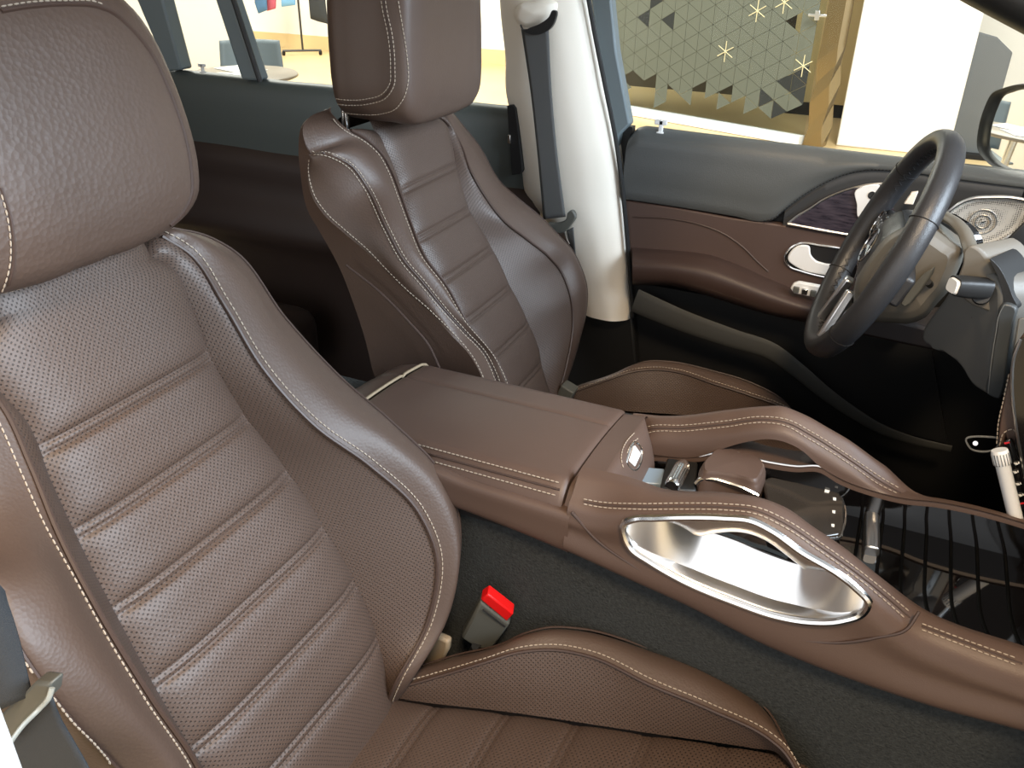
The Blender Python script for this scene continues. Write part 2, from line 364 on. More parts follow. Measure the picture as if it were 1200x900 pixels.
def cushion(root, X, sy, yc, dx, dz):
    """passenger-side trace: curves x,y(rel),z ; mirrored by sy and shifted"""
    def T(c, s): c = A(c, float).copy(); c[:, 1] = yc+s*c[:, 1]; c[:, 0] += dx; c[:, 2] += dz; return c
    n = 120
    seam, sti, out = X
    xs = np.linspace(-.50, .045, 260); s = np.linspace(-1, 1, 40)
    S = A(sorted(map(tuple, seam)));  h = herm(S[:, 0], S[:, 1:], np.clip(xs, S[0, 0], S[-1, 0]))
    g = np.empty((len(xs), len(s), 3)); g[..., 0] = xs[:, None]; g[..., 1] = s[None]*h[:, :1]
    rb = np.zeros_like(xs)
    for k in np.arange(-.46, .02, .083):
        for e in (-.0045, .0045): rb -= .0012*np.exp(-((xs-k-e)/.0026)**2)
        rb -= .0018*np.exp(-((xs-k)/.014)**2)
    g[..., 2] = h[:, 1:2]+.012*(1-np.abs(s)**4)[None]-.004*(np.abs(s)**14)[None]+rb[:, None]
    fr = []
    for ax_, az in ((.018, -.012), (.03, -.04), (.032, -.10), (.01, -.16)):
        r_ = g[-1].copy(); r_[:, 0] += ax_; r_[:, 2] += az; fr.append(r_)
    g = np.concatenate([g, A(fr)]); uv = np.stack([np.repeat((s*.13)[None], len(g), 0), np.repeat(g[:, :1, 0], len(s), 1)], 2)
    g[..., 1] = yc+g[..., 1]; g[..., 0] += dx; g[..., 2] += dz
    pan = G().grid(g, uv=uv).build('cushion_panel', m_per, root)
    for k in np.arange(-.46, .02, .083):
        for e in (-.0045, .0045): G().stitch(g[int(np.argmin(np.abs(xs-k-e))), 2:-2], L=.003, gap=.0026, r=.0006, off=(0, 0, .0003)).build('stitching', m_thr2, pan)
    for sd in (1, -1):
        def ext(c):
            c = [list(p) for p in c]; e = c[-1]
            return c+[[e[0]+.022, e[1]-.012, e[2]-.02], [e[0]+.030, e[1]-.02, e[2]-.06], [e[0]+.022, e[1]-.02, e[2]-.13]]
        a, b, o = [crv(T(ext(c), sd), n) for c in (seam, sti, out)]
        m1 = .5*(a+b); m1[:, 2] += .004
        ins = G().grid(across([a, m1, b], 16).transpose(1, 0, 2)).build('cushion_insert', m_per, root)
        G().tube(b+A([0, -sd*.001, .0012]), .002, seg=6).build('piping', m_pipe, ins)
        m2 = .5*(b+o)+A([0, 0, .008]); w1 = o+A([0, sd*.010, -.025]); w2 = o+A([0, sd*.004, -.075]); w3 = o+A([0, -sd*.02, -.15])
        bg_ = across([b, m2, o, w1, w2, w3], 60); bol = G().grid(bg_.transpose(1, 0, 2)).build('cushion_bolster', m_lea, root)
        G().stitch(surfline(bg_, .0070, .0008, (0, 0, 1)), r=.00085).build('stitching', m_thr, bol)
        G().tube(o+A([0, sd*.0035, .0005]), .0013, seg=6).build('piping', m_pipe, bol)
    b_ = G(); b_.box((-.22+dx, yc, .59+dz), (.22, .19, .05)); b_.build('seat_base', m_blk, root, bevel=.02)
    for yy in (-.17, .17): G().box((-.22+dx, yc+yy, .515), (.26, .02, .03+dz/2)).build('seat_rail', m_blk, root, bevel=.004)
m_shield = leather('dark_side_leather', lin(84, 66, 56), grain=.2)
# ---------------------------------------------------------------- passenger seat
PS = Plane((-.617, 1.197), (.125, -.303), -.38)
R1 = [(178, 300), (200, 310), (227, 360), (248, 415), (287, 482), (337, 548), (377, 610), (420, 685), (447, 755), (458, 812)]
R2 = [(190, 277), (223, 298), (263, 357), (307, 430), (367, 497), (433, 545), (490, 600), (511, 653), (500, 730), (463, 800)]
R3 = [(200, 268), (240, 277), (277, 298), (333, 373), (400, 445), (460, 497), (517, 557), (536, 600), (537, 660), (520, 730), (487, 783)]
L1 = [(27, 490), (60, 567), (110, 673), (157, 763), (207, 853), (230, 890)]
L2 = [(0, 477), (33, 547), (67, 630), (110, 713), (173, 817), (227, 897)]
L3 = [(0, 690), (22, 745), (60, 803), (100, 853), (143, 898)]
K = {}
K['R1'] = pc(PS, R1, [0, 0, 0, 0, 0, .006, .012, .016, .016, .010])
K['R2'] = pc(PS, R2, [0, .005, .02, .035, .055, .075, .09, .09, .065, .03])
K['R3'] = pc(PS, R3, [-.02, -.02, -.02, .0, .035, .075, .10, .105, .10, .07, .035])
K['L1'] = mir(K['R1'][:3])+pc(PS, L1, [0, .0, .0, .003, .006, .006])+[(.47, -.118, .005)]
K['L2'] = mir(K['R2'][:2])+pc(PS, L2, [.015, .025, .045, .065, .075, .06])+[(.40, -.16, .03), (.46, -.13, .0)]
K['L3'] = mir(K['R3'][:4])+pc(PS, L3, [.085, .095, .095, .085, .065])+[(.38, -.19, .03), (.46, -.16, .0)]
for k in 'R1 L1'.split(): K[k] = sorted(K[k])
K['R1'].append((.52, .115, 0)); K['L1'].append((.52, -.115, 0))
K['R2'].append((.50, .115, -.02)); K['R3'].append((.50, .14, -.03))
seatP = thing('car_seat', 'brown leather passenger seat in the foreground with perforated ribbed backrest, nearest the viewer', 'car seat', (-.3, -.38, .48), 'front seats')
seat_back(seatP, PS, K)
HP = Plane((-.632, 1.40), (.25, -.97), -.38)
hq = [(67, 323), (123, 303), (143, 297), (180, 279), (200, 267), (217, 250), (227, 230), (227, 200), (220, 163), (210, 130), (197, 97), (180, 63), (160, 37), (130, 13)]
hh = [HP.hit(q, -.02)[:2] for q in hq]; HH = [(t, y) for t, y in hh if y > .012]
HH = [(t-.020*min(1, max(0, (-.02-t)/.10)), y+.003) for t, y in HH]
HH = [(HH[0][0]+.001, 0.)]+HH+[(HH[-1][0]-.014, .075), (HH[-1][0]-.019, .03), (HH[-1][0]-.020, 0.)]
loop = HH+[(t, -y) for t, y in HH[-2:0:-1]]
RG = [(0.002, .014), (.4, .012), (.75, .005), (.92, -.004), (.975, -.012), (1., -.025), (1., -.05), (1., -.095), (.97, -.125), (.85, -.142), (.5, -.15), (.002, -.152)]
ctr = (np.mean([p[0] for p in loop]), 0.)
headrest(seatP, HP, loop, RG, ctr, [], [(1.006, -.036), (1.006, -.045), (1.006, -.075)], (-.055, .055))
hO = bpy.data.objects['headrest']
sp_ = cast([(1, 13), (33, 8), (80, 5), (110, 7), (130, 14), (158, 38), (178, 64), (195, 98), (208, 131), (218, 164), (224, 200), (224, 228), (214, 249), (199, 264)], 100, .0003)
G().tube(crv(sp_, 120), .0020, seg=6).build('piping', m_pipe, hO)
G().stitch(cast([(1, 8), (33, 3), (80, 1), (110, 2), (122, 6)], 50), r=.0008).build('stitching', m_thr, hO)
sp_ = cast([(1, 228), (6, 245), (10, 266), (12, 290), (11, 310), (6, 330), (1, 343)], 50)
G().stitch(sp_).build('stitching', m_thr, hO)
G().tube(cast([(1, 220), (9, 243), (14, 266), (16, 290), (15, 312), (10, 334)], 50, .0002), .0014, seg=6).build('seam', m_pipe, hO)
def rel(P): return [(p[0], p[1]+.38, p[2]) for p in P]
c_seam = [(-.50, .115, .752)]+rel(UZ([(460, 817)], .755))+rel(UZ([(600, 835)], .76))+rel(UZ([(767, 860)], .772))+rel(UZ([(883, 877)], .78))+rel(UZ([(910, 882)], .782))
zs = [.775, .795, .818, .832, .840, .842, .836, .826, .812, .805]
c_sti = [(-.50, .105, .76)]+rel([Uz(q, z) for q, z in zip([(467, 805), (517, 792), (567, 777), (607, 765), (653, 762), (693, 770), (763, 803), (833, 832), (903, 867), (918, 880)], zs)])
zo = [.765, .785, .812, .830, .840, .842, .836, .825, .805, .79]
c_out = [(-.50, .13, .74)]+rel([Uz(q, z) for q, z in zip([(483, 785), (533, 770), (587, 757), (613, 745), (640, 738), (677, 739), (767, 765), (833, 790), (900, 837), (925, 883)], zo)])
CUSH = (c_seam, c_sti, c_out)
cushion(seatP, CUSH, 1, -.38, 0, 0)
fb = bpy.data.objects['backrest_bolster.001']
for q in ([(62, 817), (85, 846), (110, 871), (134, 899)], [(68, 866), (84, 883), (99, 898)], [(30, 775), (41, 790)]): G().stitch(cast(q, 30), r=.0009).build('stitching', m_thr, fb)
# hinge cover beside the backrest
hc = UY([(498, 775), (512, 737), (531, 745), (530, 756), (521, 772), (512, 782)], -.168)
G().prism(hc, (0, -.012, 0)).build('hinge_cover', m_tan, seatP, bevel=.004)
# ---------------------------------------------------------------- driver seat
DS = Plane((-.723, 1.218), (.156, -.285), .38)
K = {}
dR1 = [(505, 132), (523, 145), (530, 167), (536, 195), (550, 242), (577, 289), (597, 331), (617, 371), (632, 409), (639, 441)]
dR2 = [(522, 138), (540, 170), (550, 197), (567, 228), (587, 255), (617, 280), (642, 300), (657, 318), (669, 350), (671, 371), (663, 430)]
dR3 = [(517, 127), (532, 135), (540, 145), (560, 170), (587, 215), (607, 233), (637, 258), (655, 277), (670, 293), (680, 312), (687, 334), (687, 363), (681, 390), (673, 417), (663, 443)]
dL1 = [(440, 153), (455, 178), (468, 213), (482, 268), (513, 326)]
dL2 = [(410, 153), (428, 164), (447, 182), (457, 200), (468, 228), (480, 262), (497, 302), (521, 334), (545, 377), (580, 422)]
dL3 = [(378, 179), (412, 195), (427, 215), (453, 268), (473, 305), (495, 331), (519, 361), (545, 390), (567, 414), (581, 443)]
dL4 = [(360, 203), (367, 233), (380, 252), (403, 273), (428, 294), (452, 318), (476, 342), (503, 366), (529, 393), (551, 417), (564, 441)]
dL5 = [(382, 128), (353, 148), (350, 167), (352, 203), (362, 250), (372, 267), (396, 310), (415, 358), (428, 398), (439, 441)]
dL6 = [(407, 310), (447, 342), (481, 377), (503, 403), (516, 430)]
K['R1'] = pc(DS, dR1, [0, 0, 0, 0, 0, 0, 0, 0, -.005, -.01])+[(.50, .08, -.02)]
K['R2'] = pc(DS, dR2, [0, .005, .015, .02, .03, .04, .05, .05, .05, .04, .01])+[(.48, .09, -.02)]
K['R3'] = pc(DS, dR3, [-.02, -.02, -.02, -.01, .005, .025, .045, .06, .065, .065, .06, .04, .015, -.01, -.03])
K['L1'] = pc(DS, dL1, [0, 0, 0, 0, 0])+[(.235, -.11, 0), (.33, -.105, 0), (.50, -.10, -.02)]
K['L2'] = pc(DS, dL2, [0, .0, .005, .01, .02, .03, .045, .055, .065, .065])+[(.40, -.15, .05), (.47, -.13, .0)]
dTOP = [(384, 128), (362, 138), (355, 149), (357, 166), (364, 180)]
K['L3'] = pc(DS, dL3, [-.012, .0, .0, .02, .03, .04, .05, .058, .058, .055])+[(.40, -.168, .04), (.47, -.15, 0)]
def side(qs, y): 
    out = []
    for q in qs:
        v = Uy(q, y)-DS.O; out.append((v @ DS.d, v[1], v @ DS.n))
    return out
K['TOP'] = side(dTOP, .166)
K['L4'] = side(dL4, .165)+[(.40, -.215, .0), (.47, -.215, -.03)]
K['L5'] = side(dL5, .175)+[(.40, -.205, -.12), (.50, -.205, -.12)]
K['L6'] = side(dL6, .158)
K['noR'] = True; K['bulge'] = .008
seatD = thing('car_seat', 'brown leather driver seat beyond the centre console, behind the steering wheel', 'car seat', (-.4, .38, .48), 'front seats')
seat_back(seatD, DS, K)
HD = Plane((-.683, 1.42), (.0, -1.), .38)
lp = [(-.17, 0), (-.168, .05), (-.155, .09), (-.11, .117), (-.05, .126), (.01, .128), (.05, .127), (.075, .121), (.092, .100), (.098, .06), (.099, 0)]
lp = lp+[(t, -y) for t, y in lp[-2:0:-1]]
RGD = [(.002, .010), (.4, .009), (.8, .004), (.95, -.003), (.985, -.008), (1., -.016), (1., -.05), (1., -.11), (.98, -.132), (.88, -.146), (.5, -.152), (.002, -.154)]
hrD = headrest(seatD, HD, lp, RGD, (-.035, 0), [], [], (), m_leas)
pq = Uy((405, 143), .275)
for y in (.275, .485): G().tube([(pq[0], y, 1.36), (pq[0], y, 1.22)], .006, seg=12).build('headrest_post', m_chr, seatD)
for q in ([(467, 1), (468, 8), (472, 33), (477, 67), (478, 97), (473, 115), (463, 128), (448, 133), (423, 134), (398, 131)], [(447, 1), (448, 8), (455, 42), (458, 80), (457, 98), (448, 110), (429, 116), (405, 117), (390, 115)], [(452, 1), (453, 8), (460, 42), (463, 80), (462, 100), (452, 115), (431, 122), (405, 123), (391, 121)]):
    G().stitch(cast(q, 120, .0007), r=.00085).build('stitching', m_thr, hrD)
G().tube(cast([(449.5, 1), (450.5, 8), (457.5, 42), (460.5, 80), (459.5, 99), (450, 113), (430, 119), (405, 120), (390, 118)], 120, .0002), .0010, seg=6).build('seam', m_pipe, hrD)
cushion(seatD, CUSH, 1, .38, -.10, .0)
hc = UY([(655, 462), (664, 444), (679, 453), (672, 466)], .50)
G().prism(hc, (0, -.03, 0)).build('hinge_cover', m_buck, seatD, bevel=.003)
# ================================================================== CENTRE CONSOLE
con = thing('center_console', 'brown leather centre console with lidded armrest and arched grab rails between the seats', 'car console', (-.2, 0, .60))
YL, YR = .108, -.108
low = fx([p for p in UY([(543, 597), (667, 647), (733, 677), (800, 707), (900, 757), (1000, 797), (1100, 830), (1200, 857)], -.138)]+[A([.36, 0, .90]), A([-.62, 0, .985])])
cst = fx(list(UY([(700, 587), (750, 588), (800, 590), (850, 592), (887, 597), (925, 615), (962, 640), (1000, 667), (1017, 680), (1067, 723), (1133, 753), (1200, 777)], -.12))+[A([-.27, 0, 1.027]), A([.36, 0, .965])])
ind = fx(list(UY([(747, 562), (775, 572), (850, 577), (897, 585), (925, 597), (950, 615), (987, 640), (1033, 677), (1077, 710), (1200, 757)], -.088))+[A([-.27, 0, 1.045]), A([.36, 0, .965])])
def col(f, xs, y, dz=0.): xs = A(xs, float); return np.stack([xs, np.broadcast_to(A(y, float), xs.shape), f(xs)+dz], 1)
xs = np.linspace(-.262, .285, 320)
zdeck = .958
# --- passenger-side flank and rail crown
hole_u = fx(UY([(822, 626), (835, 623), (875, 622), (897, 630), (925, 650), (950, 670)], -.125))
hole_l = fx(UY([(822, 626), (860, 639), (890, 652), (917, 662), (950, 672)], -.110))
# the rail over the grip hole and the wall with the hole cut out
rows = [col(low, xs, -.118, -.012), col(low, xs, -.138), col(lambda x: .55*low(x)+.45*cst(x), xs, -.137), col(lambda x: cst(x)-.020, xs, -.1365), col(lambda x: cst(x)-.009, xs, -.132),
        col(cst, xs, -.120), col(lambda x: .5*cst(x)+.5*ind(x)+.005, xs, -.104), col(ind, xs, -.088)]
P = across(rows, 60).transpose(1, 0, 2)
hx0, hx1 = -.118, -.002
def inhole(p, gu=.004, gl=0.):
    return hx0 < p[0] < hx1 and p[1] < -.11 and hole_l([p[0]])[0]+gl < p[2] < hole_u([p[0]])[0]-gu
ringp = UY([(730, 615), (741, 609), (770, 607), (800, 606), (850, 607), (880, 610), (905, 622), (937, 645), (982, 672), (1002, 688), (1018, 707), (1013, 717), (987, 727), (943, 728), (910, 722), (860, 705), (800, 680), (760, 657), (740, 643), (731, 625)], -.1395)
rg = crv(ringp, 140, closed=True)
def inring(p):
    c = False
    for i in range(len(rg)):
        a, b = rg[i], rg[i-1]
        if (a[2] > p[2]) != (b[2] > p[2]) and p[0] < (b[0]-a[0])*(p[2]-a[2])/(b[2]-a[2])+a[0]: c = not c
    return c
mask = [[not (P[i, j, 1] < -.1335 and inring((P[i, j]+P[i+1, j+1])/2)) for j in range(P.shape[1]-1)] for i in range(P.shape[0]-1)]
body = G().grid(P, mask=mask).build('console_body', m_con, con)
inn = across([col(ind, xs, -.088), col(lambda x: np.maximum(ind(x)-.03, zdeck+.004), xs, -.083), col(lambda x: 0*x+zdeck, xs, -.080)], 12).transpose(1, 0, 2)
mask = [[not (hx0+.012 < inn[i, j, 0] < hx1-.02 and 2 < j < 8) for j in range(11)] for i in range(len(xs)-1)]
G().grid(inn, mask=mask).build('rail_inner_wall', m_con, con)
for q in ([(684, 585), (700, 588), (750, 590.5), (800, 590), (850, 591), (887, 595), (925, 612), (962, 637), (1000, 664), (1017, 677), (1069, 720)], [(684, 591), (700, 594), (750, 597), (800, 597), (850, 598), (884, 602), (921, 619), (958, 644), (996, 671), (1013, 684), (1063, 727)], [(1080, 731), (1133, 751), (1198, 774)], [(1080, 738), (1133, 758), (1198, 782)]):
    G().stitch(cast(q, 160, .0008), r=.0008).build('stitching', m_thr, con)
for q in ([(684, 588), (700, 591), (750, 593.7), (800, 593.5), (850, 594.5), (886, 598.5), (923, 615.5), (960, 640.5), (998, 667.5), (1015, 680.5), (1066, 723.5)], [(1080, 734), (1133, 754), (1198, 778)]): G().tube(cast(q, 120, .0002), .0010, seg=6).build('seam', m_pipe, con)
# --- driver-side rail: arched bridge with an opening under it
cl = fx(list(UY([(757, 487), (800, 487), (850, 481), (895, 477), (915, 477), (937, 485), (975, 505), (992, 515), (1034, 547), (1064, 570)], .115))+[A([-.29, 0, 1.006]), A([.12, 0, .997]), A([.23, 0, 1.0]), A([.36, 0, .992])])
sl = fx(list(UY([(742, 512), (760, 504), (800, 502), (850, 497), (895, 492), (920, 495), (950, 510), (1000, 542), (1034, 566), (1060, 578), (1098, 582), (1140, 590), (1178, 599)], .098))+[A([-.27, 0, .99]), A([.36, 0, .995])])
au = fx(list(UY([(762, 532), (820, 534), (847, 525), (875, 517), (905, 514), (925, 519), (940, 527), (960, 545), (985, 560), (1030, 576), (1060, 583), (1098, 587), (1140, 595), (1178, 605)], .085))+[A([.36, 0, .980])])
al = fx(list(UY([(762, 534), (820, 535), (850, 530), (900, 542), (935, 547), (960, 547), (985, 561), (1030, 577), (1060, 584), (1098, 588), (1140, 596), (1178, 606)], .085))+[A([.36, 0, .978])])
xr = np.linspace(-.262, .285, 150)
fz = np.clip((xr-.06)/.06, 0, 1); fz = fz*fz*(3-2*fz)
rail = [col(au, xr, .083), col(lambda x: .5*au(x)+.5*sl(x), xr, .086), col(sl, xr, .098-.008*fz), col(cl, xr, .115-.022*fz), col(lambda x: .6*cl(x)+.4*au(x), xr, .133-.038*fz), col(au, xr, .136-.038*fz, -.004)]
RP = across(rail, 36); body2 = G().grid(RP.transpose(1, 0, 2), cv=True).build('grab_rail', m_con, con)
lw = lambda x: al(x)-.007
wall = across([col(al, xr, .0845), col(lambda x: al(x)-.004, xr, .0835), col(lw, xr, .083)], 6)
G().grid(wall.transpose(1, 0, 2)).build('rail_inner_wall', m_con, con)
wall = across([col(lw, xr, .083), col(lambda x: np.minimum(al(x)-.012, .972), xr, .081), col(lambda x: 0*x+zdeck-.01, xr, .080)], 10)
G().grid(wall.transpose(1, 0, 2)).build('recess_lining', m_gloss, con)
wall = across([col(al, xr, .083), col(al, xr, .132-.036*fz, -.004), col(al, xr, .134-.036*fz, -.05), col(al, xr, .125-.03*fz, -.12)], 14)
G().grid(wall.transpose(1, 0, 2)).build('console_flank', m_con, con)
G().tube(col(al, np.linspace(-.16, .0, 60), .085, .0008), .0016, seg=6).build('trim_strip', m_sat, con)
for q in ([(742, 507), (760, 500), (800, 498.5), (850, 493.5), (895, 488.5), (921, 491.5), (952, 507), (1002, 539), (1036, 562), (1058, 575)], [(744, 515), (762, 507), (800, 505.5), (850, 500.5), (895, 495.5), (918, 498.5), (947, 514), (997, 545), (1030, 568), (1054, 580)]):
    G().stitch(cast(q, 160, .0008), r=.0008).build('stitching', m_thr, con)
G().tube(cast([(743, 511), (761, 503.5), (800, 502), (850, 497), (895, 492), (920, 495), (950, 510), (1000, 542), (1033, 565), (1056, 578)], 160, .0002), .0010, seg=6).build('seam', m_pipe, con)
# --- rear cap around the recess (bridges the two rails)
ny = 40; ys = np.linspace(-.135, .135, ny)
def captop(x, y):
    y = A(y); e = np.clip((np.abs(y)-.098)/.037, 0, 1)
    zr = cst([x])[0]; zl = cl([x])[0]; z = zr+(zl-zr)*(y+.135)/.27
    return z+.010*(1-(y/.135)**2)-.045*e**2.2
xsC = np.linspace(-.270, -.240, 14); cap = []
for x in xsC: cap.append(np.stack([np.full(ny, x), ys, captop(x, ys)], 1))
for dx, dz in ((.007, -.003), (.012, -.010), (.017, -.022), (.023, -.04), (.030, -.058), (.034, -.08)):
    r_ = cap[13].copy(); k = np.clip(1-(np.abs(ys)/.092)**6, 0, 1); r_[:, 0] += dx*k*(1.); r_[:, 2] += dz*k; cap.append(r_)
G().grid(cap).build('recess_surround', m_con, con)
for q in ([(743, 508), (737, 514), (731, 523), (728, 533), (728, 542), (731, 551)], [(747, 514), (741, 519), (736, 527), (733, 535)]): G().stitch(cast(q, 40), r=.0008).build('stitching', m_thr, con)

# --- armrest lid
XL0, XL1 = -.585, -.272
yl = np.concatenate([[-.128, -.131, -.131, -.128, -.121], np.linspace(-.108, .100, 40), [.112, .119, .122, .121, .112]])
def lidz(y):
    y = A(y); base = 1.036+.006*(1-(y/.12)**2)-(y+.12)*.085
    e = np.clip((np.abs(y)-.100)/.031, 0, 1); z = base-.030*e**2.4
    return z-.0035*np.exp(-((y-.048)/.0025)**2)
zl_ = lidz(yl); zl_[:3] = [.983, .990, .999]; zl_[-2:] = [.985, .965]
lx = np.concatenate([[XL0, XL0+.002, XL0+.006], np.linspace(XL0+.02, XL1-.02, 24), [XL1-.006, XL1-.002, XL1]])
lid = []
for i, x in enumerate(lx):
    dz = -.004 if i in (0, len(lx)-1) else (-.0015 if i in (1, len(lx)-2) else 0)
    lid.append(np.stack([np.full(len(yl), x), yl, zl_+dz-.010*((x-XL1)/(XL0-XL1)-0)*(0)], 1))
g_ = G().grid(lid); c0 = A(lid[-1]); c0b = c0.copy(); c0b[:, 2] = .96; g_.grid([c0, c0b]); c1 = A(lid[0]); c1b = c1.copy(); c1b[:, 2] = .95; g_.grid([c1, c1b])
lidO = g_.build('armrest_lid', m_con, con)
xq = np.linspace(XL0+.01, XL1-.006, 100)
for yy in (-.1135, -.1235): G().stitch(np.stack([xq, 0*xq+yy, 0*xq+lidz([yy])[0]+.0012], 1), r=.0009).build('stitching', m_thr, lidO)
G().tube(np.stack([xq, 0*xq-.1187, 0*xq+lidz([-.1187])[0]+.0003], 1), .0013, seg=6).build('seam', m_pipe, lidO)
# dark joint under and before the lid, band below it, rounded rear end
G().box((-.425, -.005, .97), (.162, .122, .012)).build('lid_joint', m_gap, con)
G().box((-.268, 0, .985), (.006, .112, .026)).build('lid_joint', m_gap, con)
xb = np.linspace(-.62, -.258, 40)
bt = fx(list(UY([(517, 556), (533, 563), (600, 585), (668, 606)], -.137))+[A([-.62, 0, .995])])
bd = across([col(low, xb, -.118, -.012), col(low, xb, -.138), col(lambda x: .5*low(x)+.5*bt(x), xb, -.139), col(bt, xb, -.137), col(bt, xb, -.115, .001)], 18)
G().grid(bd.transpose(1, 0, 2)).build('side_band', m_con, con)
bdl = bd.copy(); bdl[..., 1] *= -1; bdl[..., 2] -= .02
G().grid(bdl.transpose(1, 0, 2)).build('side_band', m_con, con)
rr = []
for dx, dz in ((0, 0), (-.03, -.006), (-.055, -.022), (-.068, -.05), (-.070, -.10), (-.066, -.35)):
    rr.append(np.stack([np.full(len(yl), XL0-.004+dx), yl*(1 if dz > -.04 else .98), np.maximum(zl_+dz-.001, .62)], 1))
G().grid(across(rr, 24)).build('console_rear', m_con, con)
G().tube(np.stack([np.full(len(yl[3:-2]), XL0-.002), yl[3:-2], zl_[3:-2]+.0002], 1), .0022, seg=6).build('trim_strip', m_tan, con)
# --- groove line that runs under the grip panel
sb = UY([(670, 600), (700, 633), (733, 657), (800, 693), (867, 723), (933, 748), (973, 753), (1027, 747), (1063, 737), (1077, 717)], [-.136, -.138, -.139, -.139, -.139, -.139, -.1385, -.138, -.134, -.124])
G().tube(crv(sb, 90), .0017, seg=6).build('groove', m_pipe, con)
# --- satin silver grip: frame ring, dished plate with the hand opening
ring = UY([(730, 615), (741, 609), (770, 607), (800, 606), (850, 607), (880, 610), (905, 622), (937, 645), (982, 672), (1002, 688), (1018, 707), (1013, 717), (987, 727), (943, 728), (910, 722), (860, 705), (800, 680), (760, 657), (740, 643), (731, 625)], -.1395)
rg = crv(ring, 140, closed=True)[:]; G().tube(rg, .0042, seg=8, closed=True, ry=.0042).build('grip_frame', m_chr, con)
cen = rg.mean(0)
x0, x1 = rg[:, 0].min(), rg[:, 0].max()
def span(x):
    zz = []
    for i in range(len(rg)):
        a, b = rg[i], rg[(i+1) % len(rg)]
        if (a[0]-x)*(b[0]-x) <= 0 and a[0] != b[0]: zz.append(a[2]+(b[2]-a[2])*(x-a[0])/(b[0]-a[0]))
    return (min(zz), max(zz)) if zz else (cen[2], cen[2])
pg = []
for x in np.linspace(x0+.0015, x1-.0015, 80):
    a, b = span(x); r_ = []
    inx = hx0-.006 < x < hx1+.006
    hl = hole_l([np.clip(x, hx0, hx1)])[0]; hu = hole_u([np.clip(x, hx0, hx1)])[0]
    f = np.clip(min((x-(hx0-.05))/.06, ((hx1+.05)-x)/.06), 0, 1); f = f*f*(3-2*f)
    top = b*(1-f)+min(b, hu)*f
    dep = .010+.030*f
    for k in np.linspace(0, 1, 26):
        z = a+(min(hl, b)*f+b*(1-f)-a)*k
        e = min(1, k/.12)
        if not f > .98: e = min(e, max(0., (1-k)/.12) if f < .02 else 1)
        r_.append((x, -.1385+dep*e*(.35+.65*k), z))
    pg.append(r_)
G().grid(pg).build('grip_plate', m_sat, con, thick=.0015)
# upper lip of the grip
lip = []
for x in np.linspace(hx0-.06, hx1+.06, 60):
    a, b = span(min(max(x, x0+.002), x1-.002)); f = np.clip(min((x-(hx0-.06))/.06, ((hx1+.06)-x)/.06), 0, 1)
    hu = hole_u([np.clip(x, hx0, hx1)])[0]; lo = b-.001-(b-min(hu, b-.006))*f
    lip.append([(x, -.1395, b), (x, -.1385, b-(b-lo)*.35), (x, -.135, b-(b-lo)*.75), (x, -.128, lo), (x, -.118, lo+.001)])
G().grid(lip).build('grip_lip', m_sat, con)
# --- deck between the rails with fine bright pinstripes
xd = np.linspace(-.20, .285, 80); yd = np.linspace(-.082, .082, 24)
def dz_(x, y): return zdeck+.0*x-.004*np.clip(x-.15, 0, 1)
dk = [[(x, y, dz_(x, y)) for y in yd] for x in xd]
deck = G().grid(dk).build('deck', m_gloss, con)
pin = G()
for x in [.020, .048, .073, .098, .123, .150, .178, .208, .240, .272]:
    yq = np.linspace(-.081, .081, 40); q = np.stack([x+.010*np.clip(-yq/.08, 0, 1)**3+0*yq, yq, np.full(40, dz_(x, 0)+.0004)], 1)
    pin.tube(q, .0020, seg=6, ry=.0008)
pin.build('pinstripe', plain('pinstripe_dark', lin(3, 3, 3), .5, spec=.08), deck)
rail_r = UY([(985, 648), (1033, 684), (1075, 716)], -.079)
# chrome toggle standing on the deck
tg = UZ([(1021, 597), (1021, 648)], .962)
tg = A([tg[0]+(tg[1]-tg[0])*k for k in np.linspace(0, 1, 8)])
tgl = G().tube(tg, .0090, seg=16, ry=.009, power=3.).build('toggle_switch', m_sat, con, bevel=.002)
G().box(tg.mean(0)+A([0, 0, -.008]), (.012, .036, .003)).build('toggle_base', m_blk, tgl, bevel=.002)
# touchpad
tp = [Uz(q, .985) for q in [(893, 562), (903, 558), (970, 572), (984, 577), (990, 588), (988, 618), (985, 626), (966, 628), (940, 620), (905, 606)]]
tpo = G().prism(tp, (0, 0, -.010)).build('touchpad', m_tch, con, bevel=.003)
e_ = crv(tp[:8], 60); G().tube(e_[24:]+A([0, 0, -.005]), .0016, seg=6).build('trim_strip', m_chr, tpo)
mk = G()
for q in ((978, 585), (977, 600), (976, 616)): mk.prism([Uz((q[0]+a, q[1]+b), .9852) for a, b in ((-2, -2), (2, -1.6), (1.6, 2), (-1.6, 1.2))], (0, 0, .0003))
mk.prism([Uz(q, .9855) for q in ((967, 572), (973, 574), (971, 578), (966, 577))], (0, 0, .0004))
mk.build('touchpad_marking', m_wht, tpo)
G().box(A([-.0, .085, .965])*0+Uz((940, 590), .968), (.045, .04, .010)).build('touchpad_base', m_blk, con, bevel=.004)
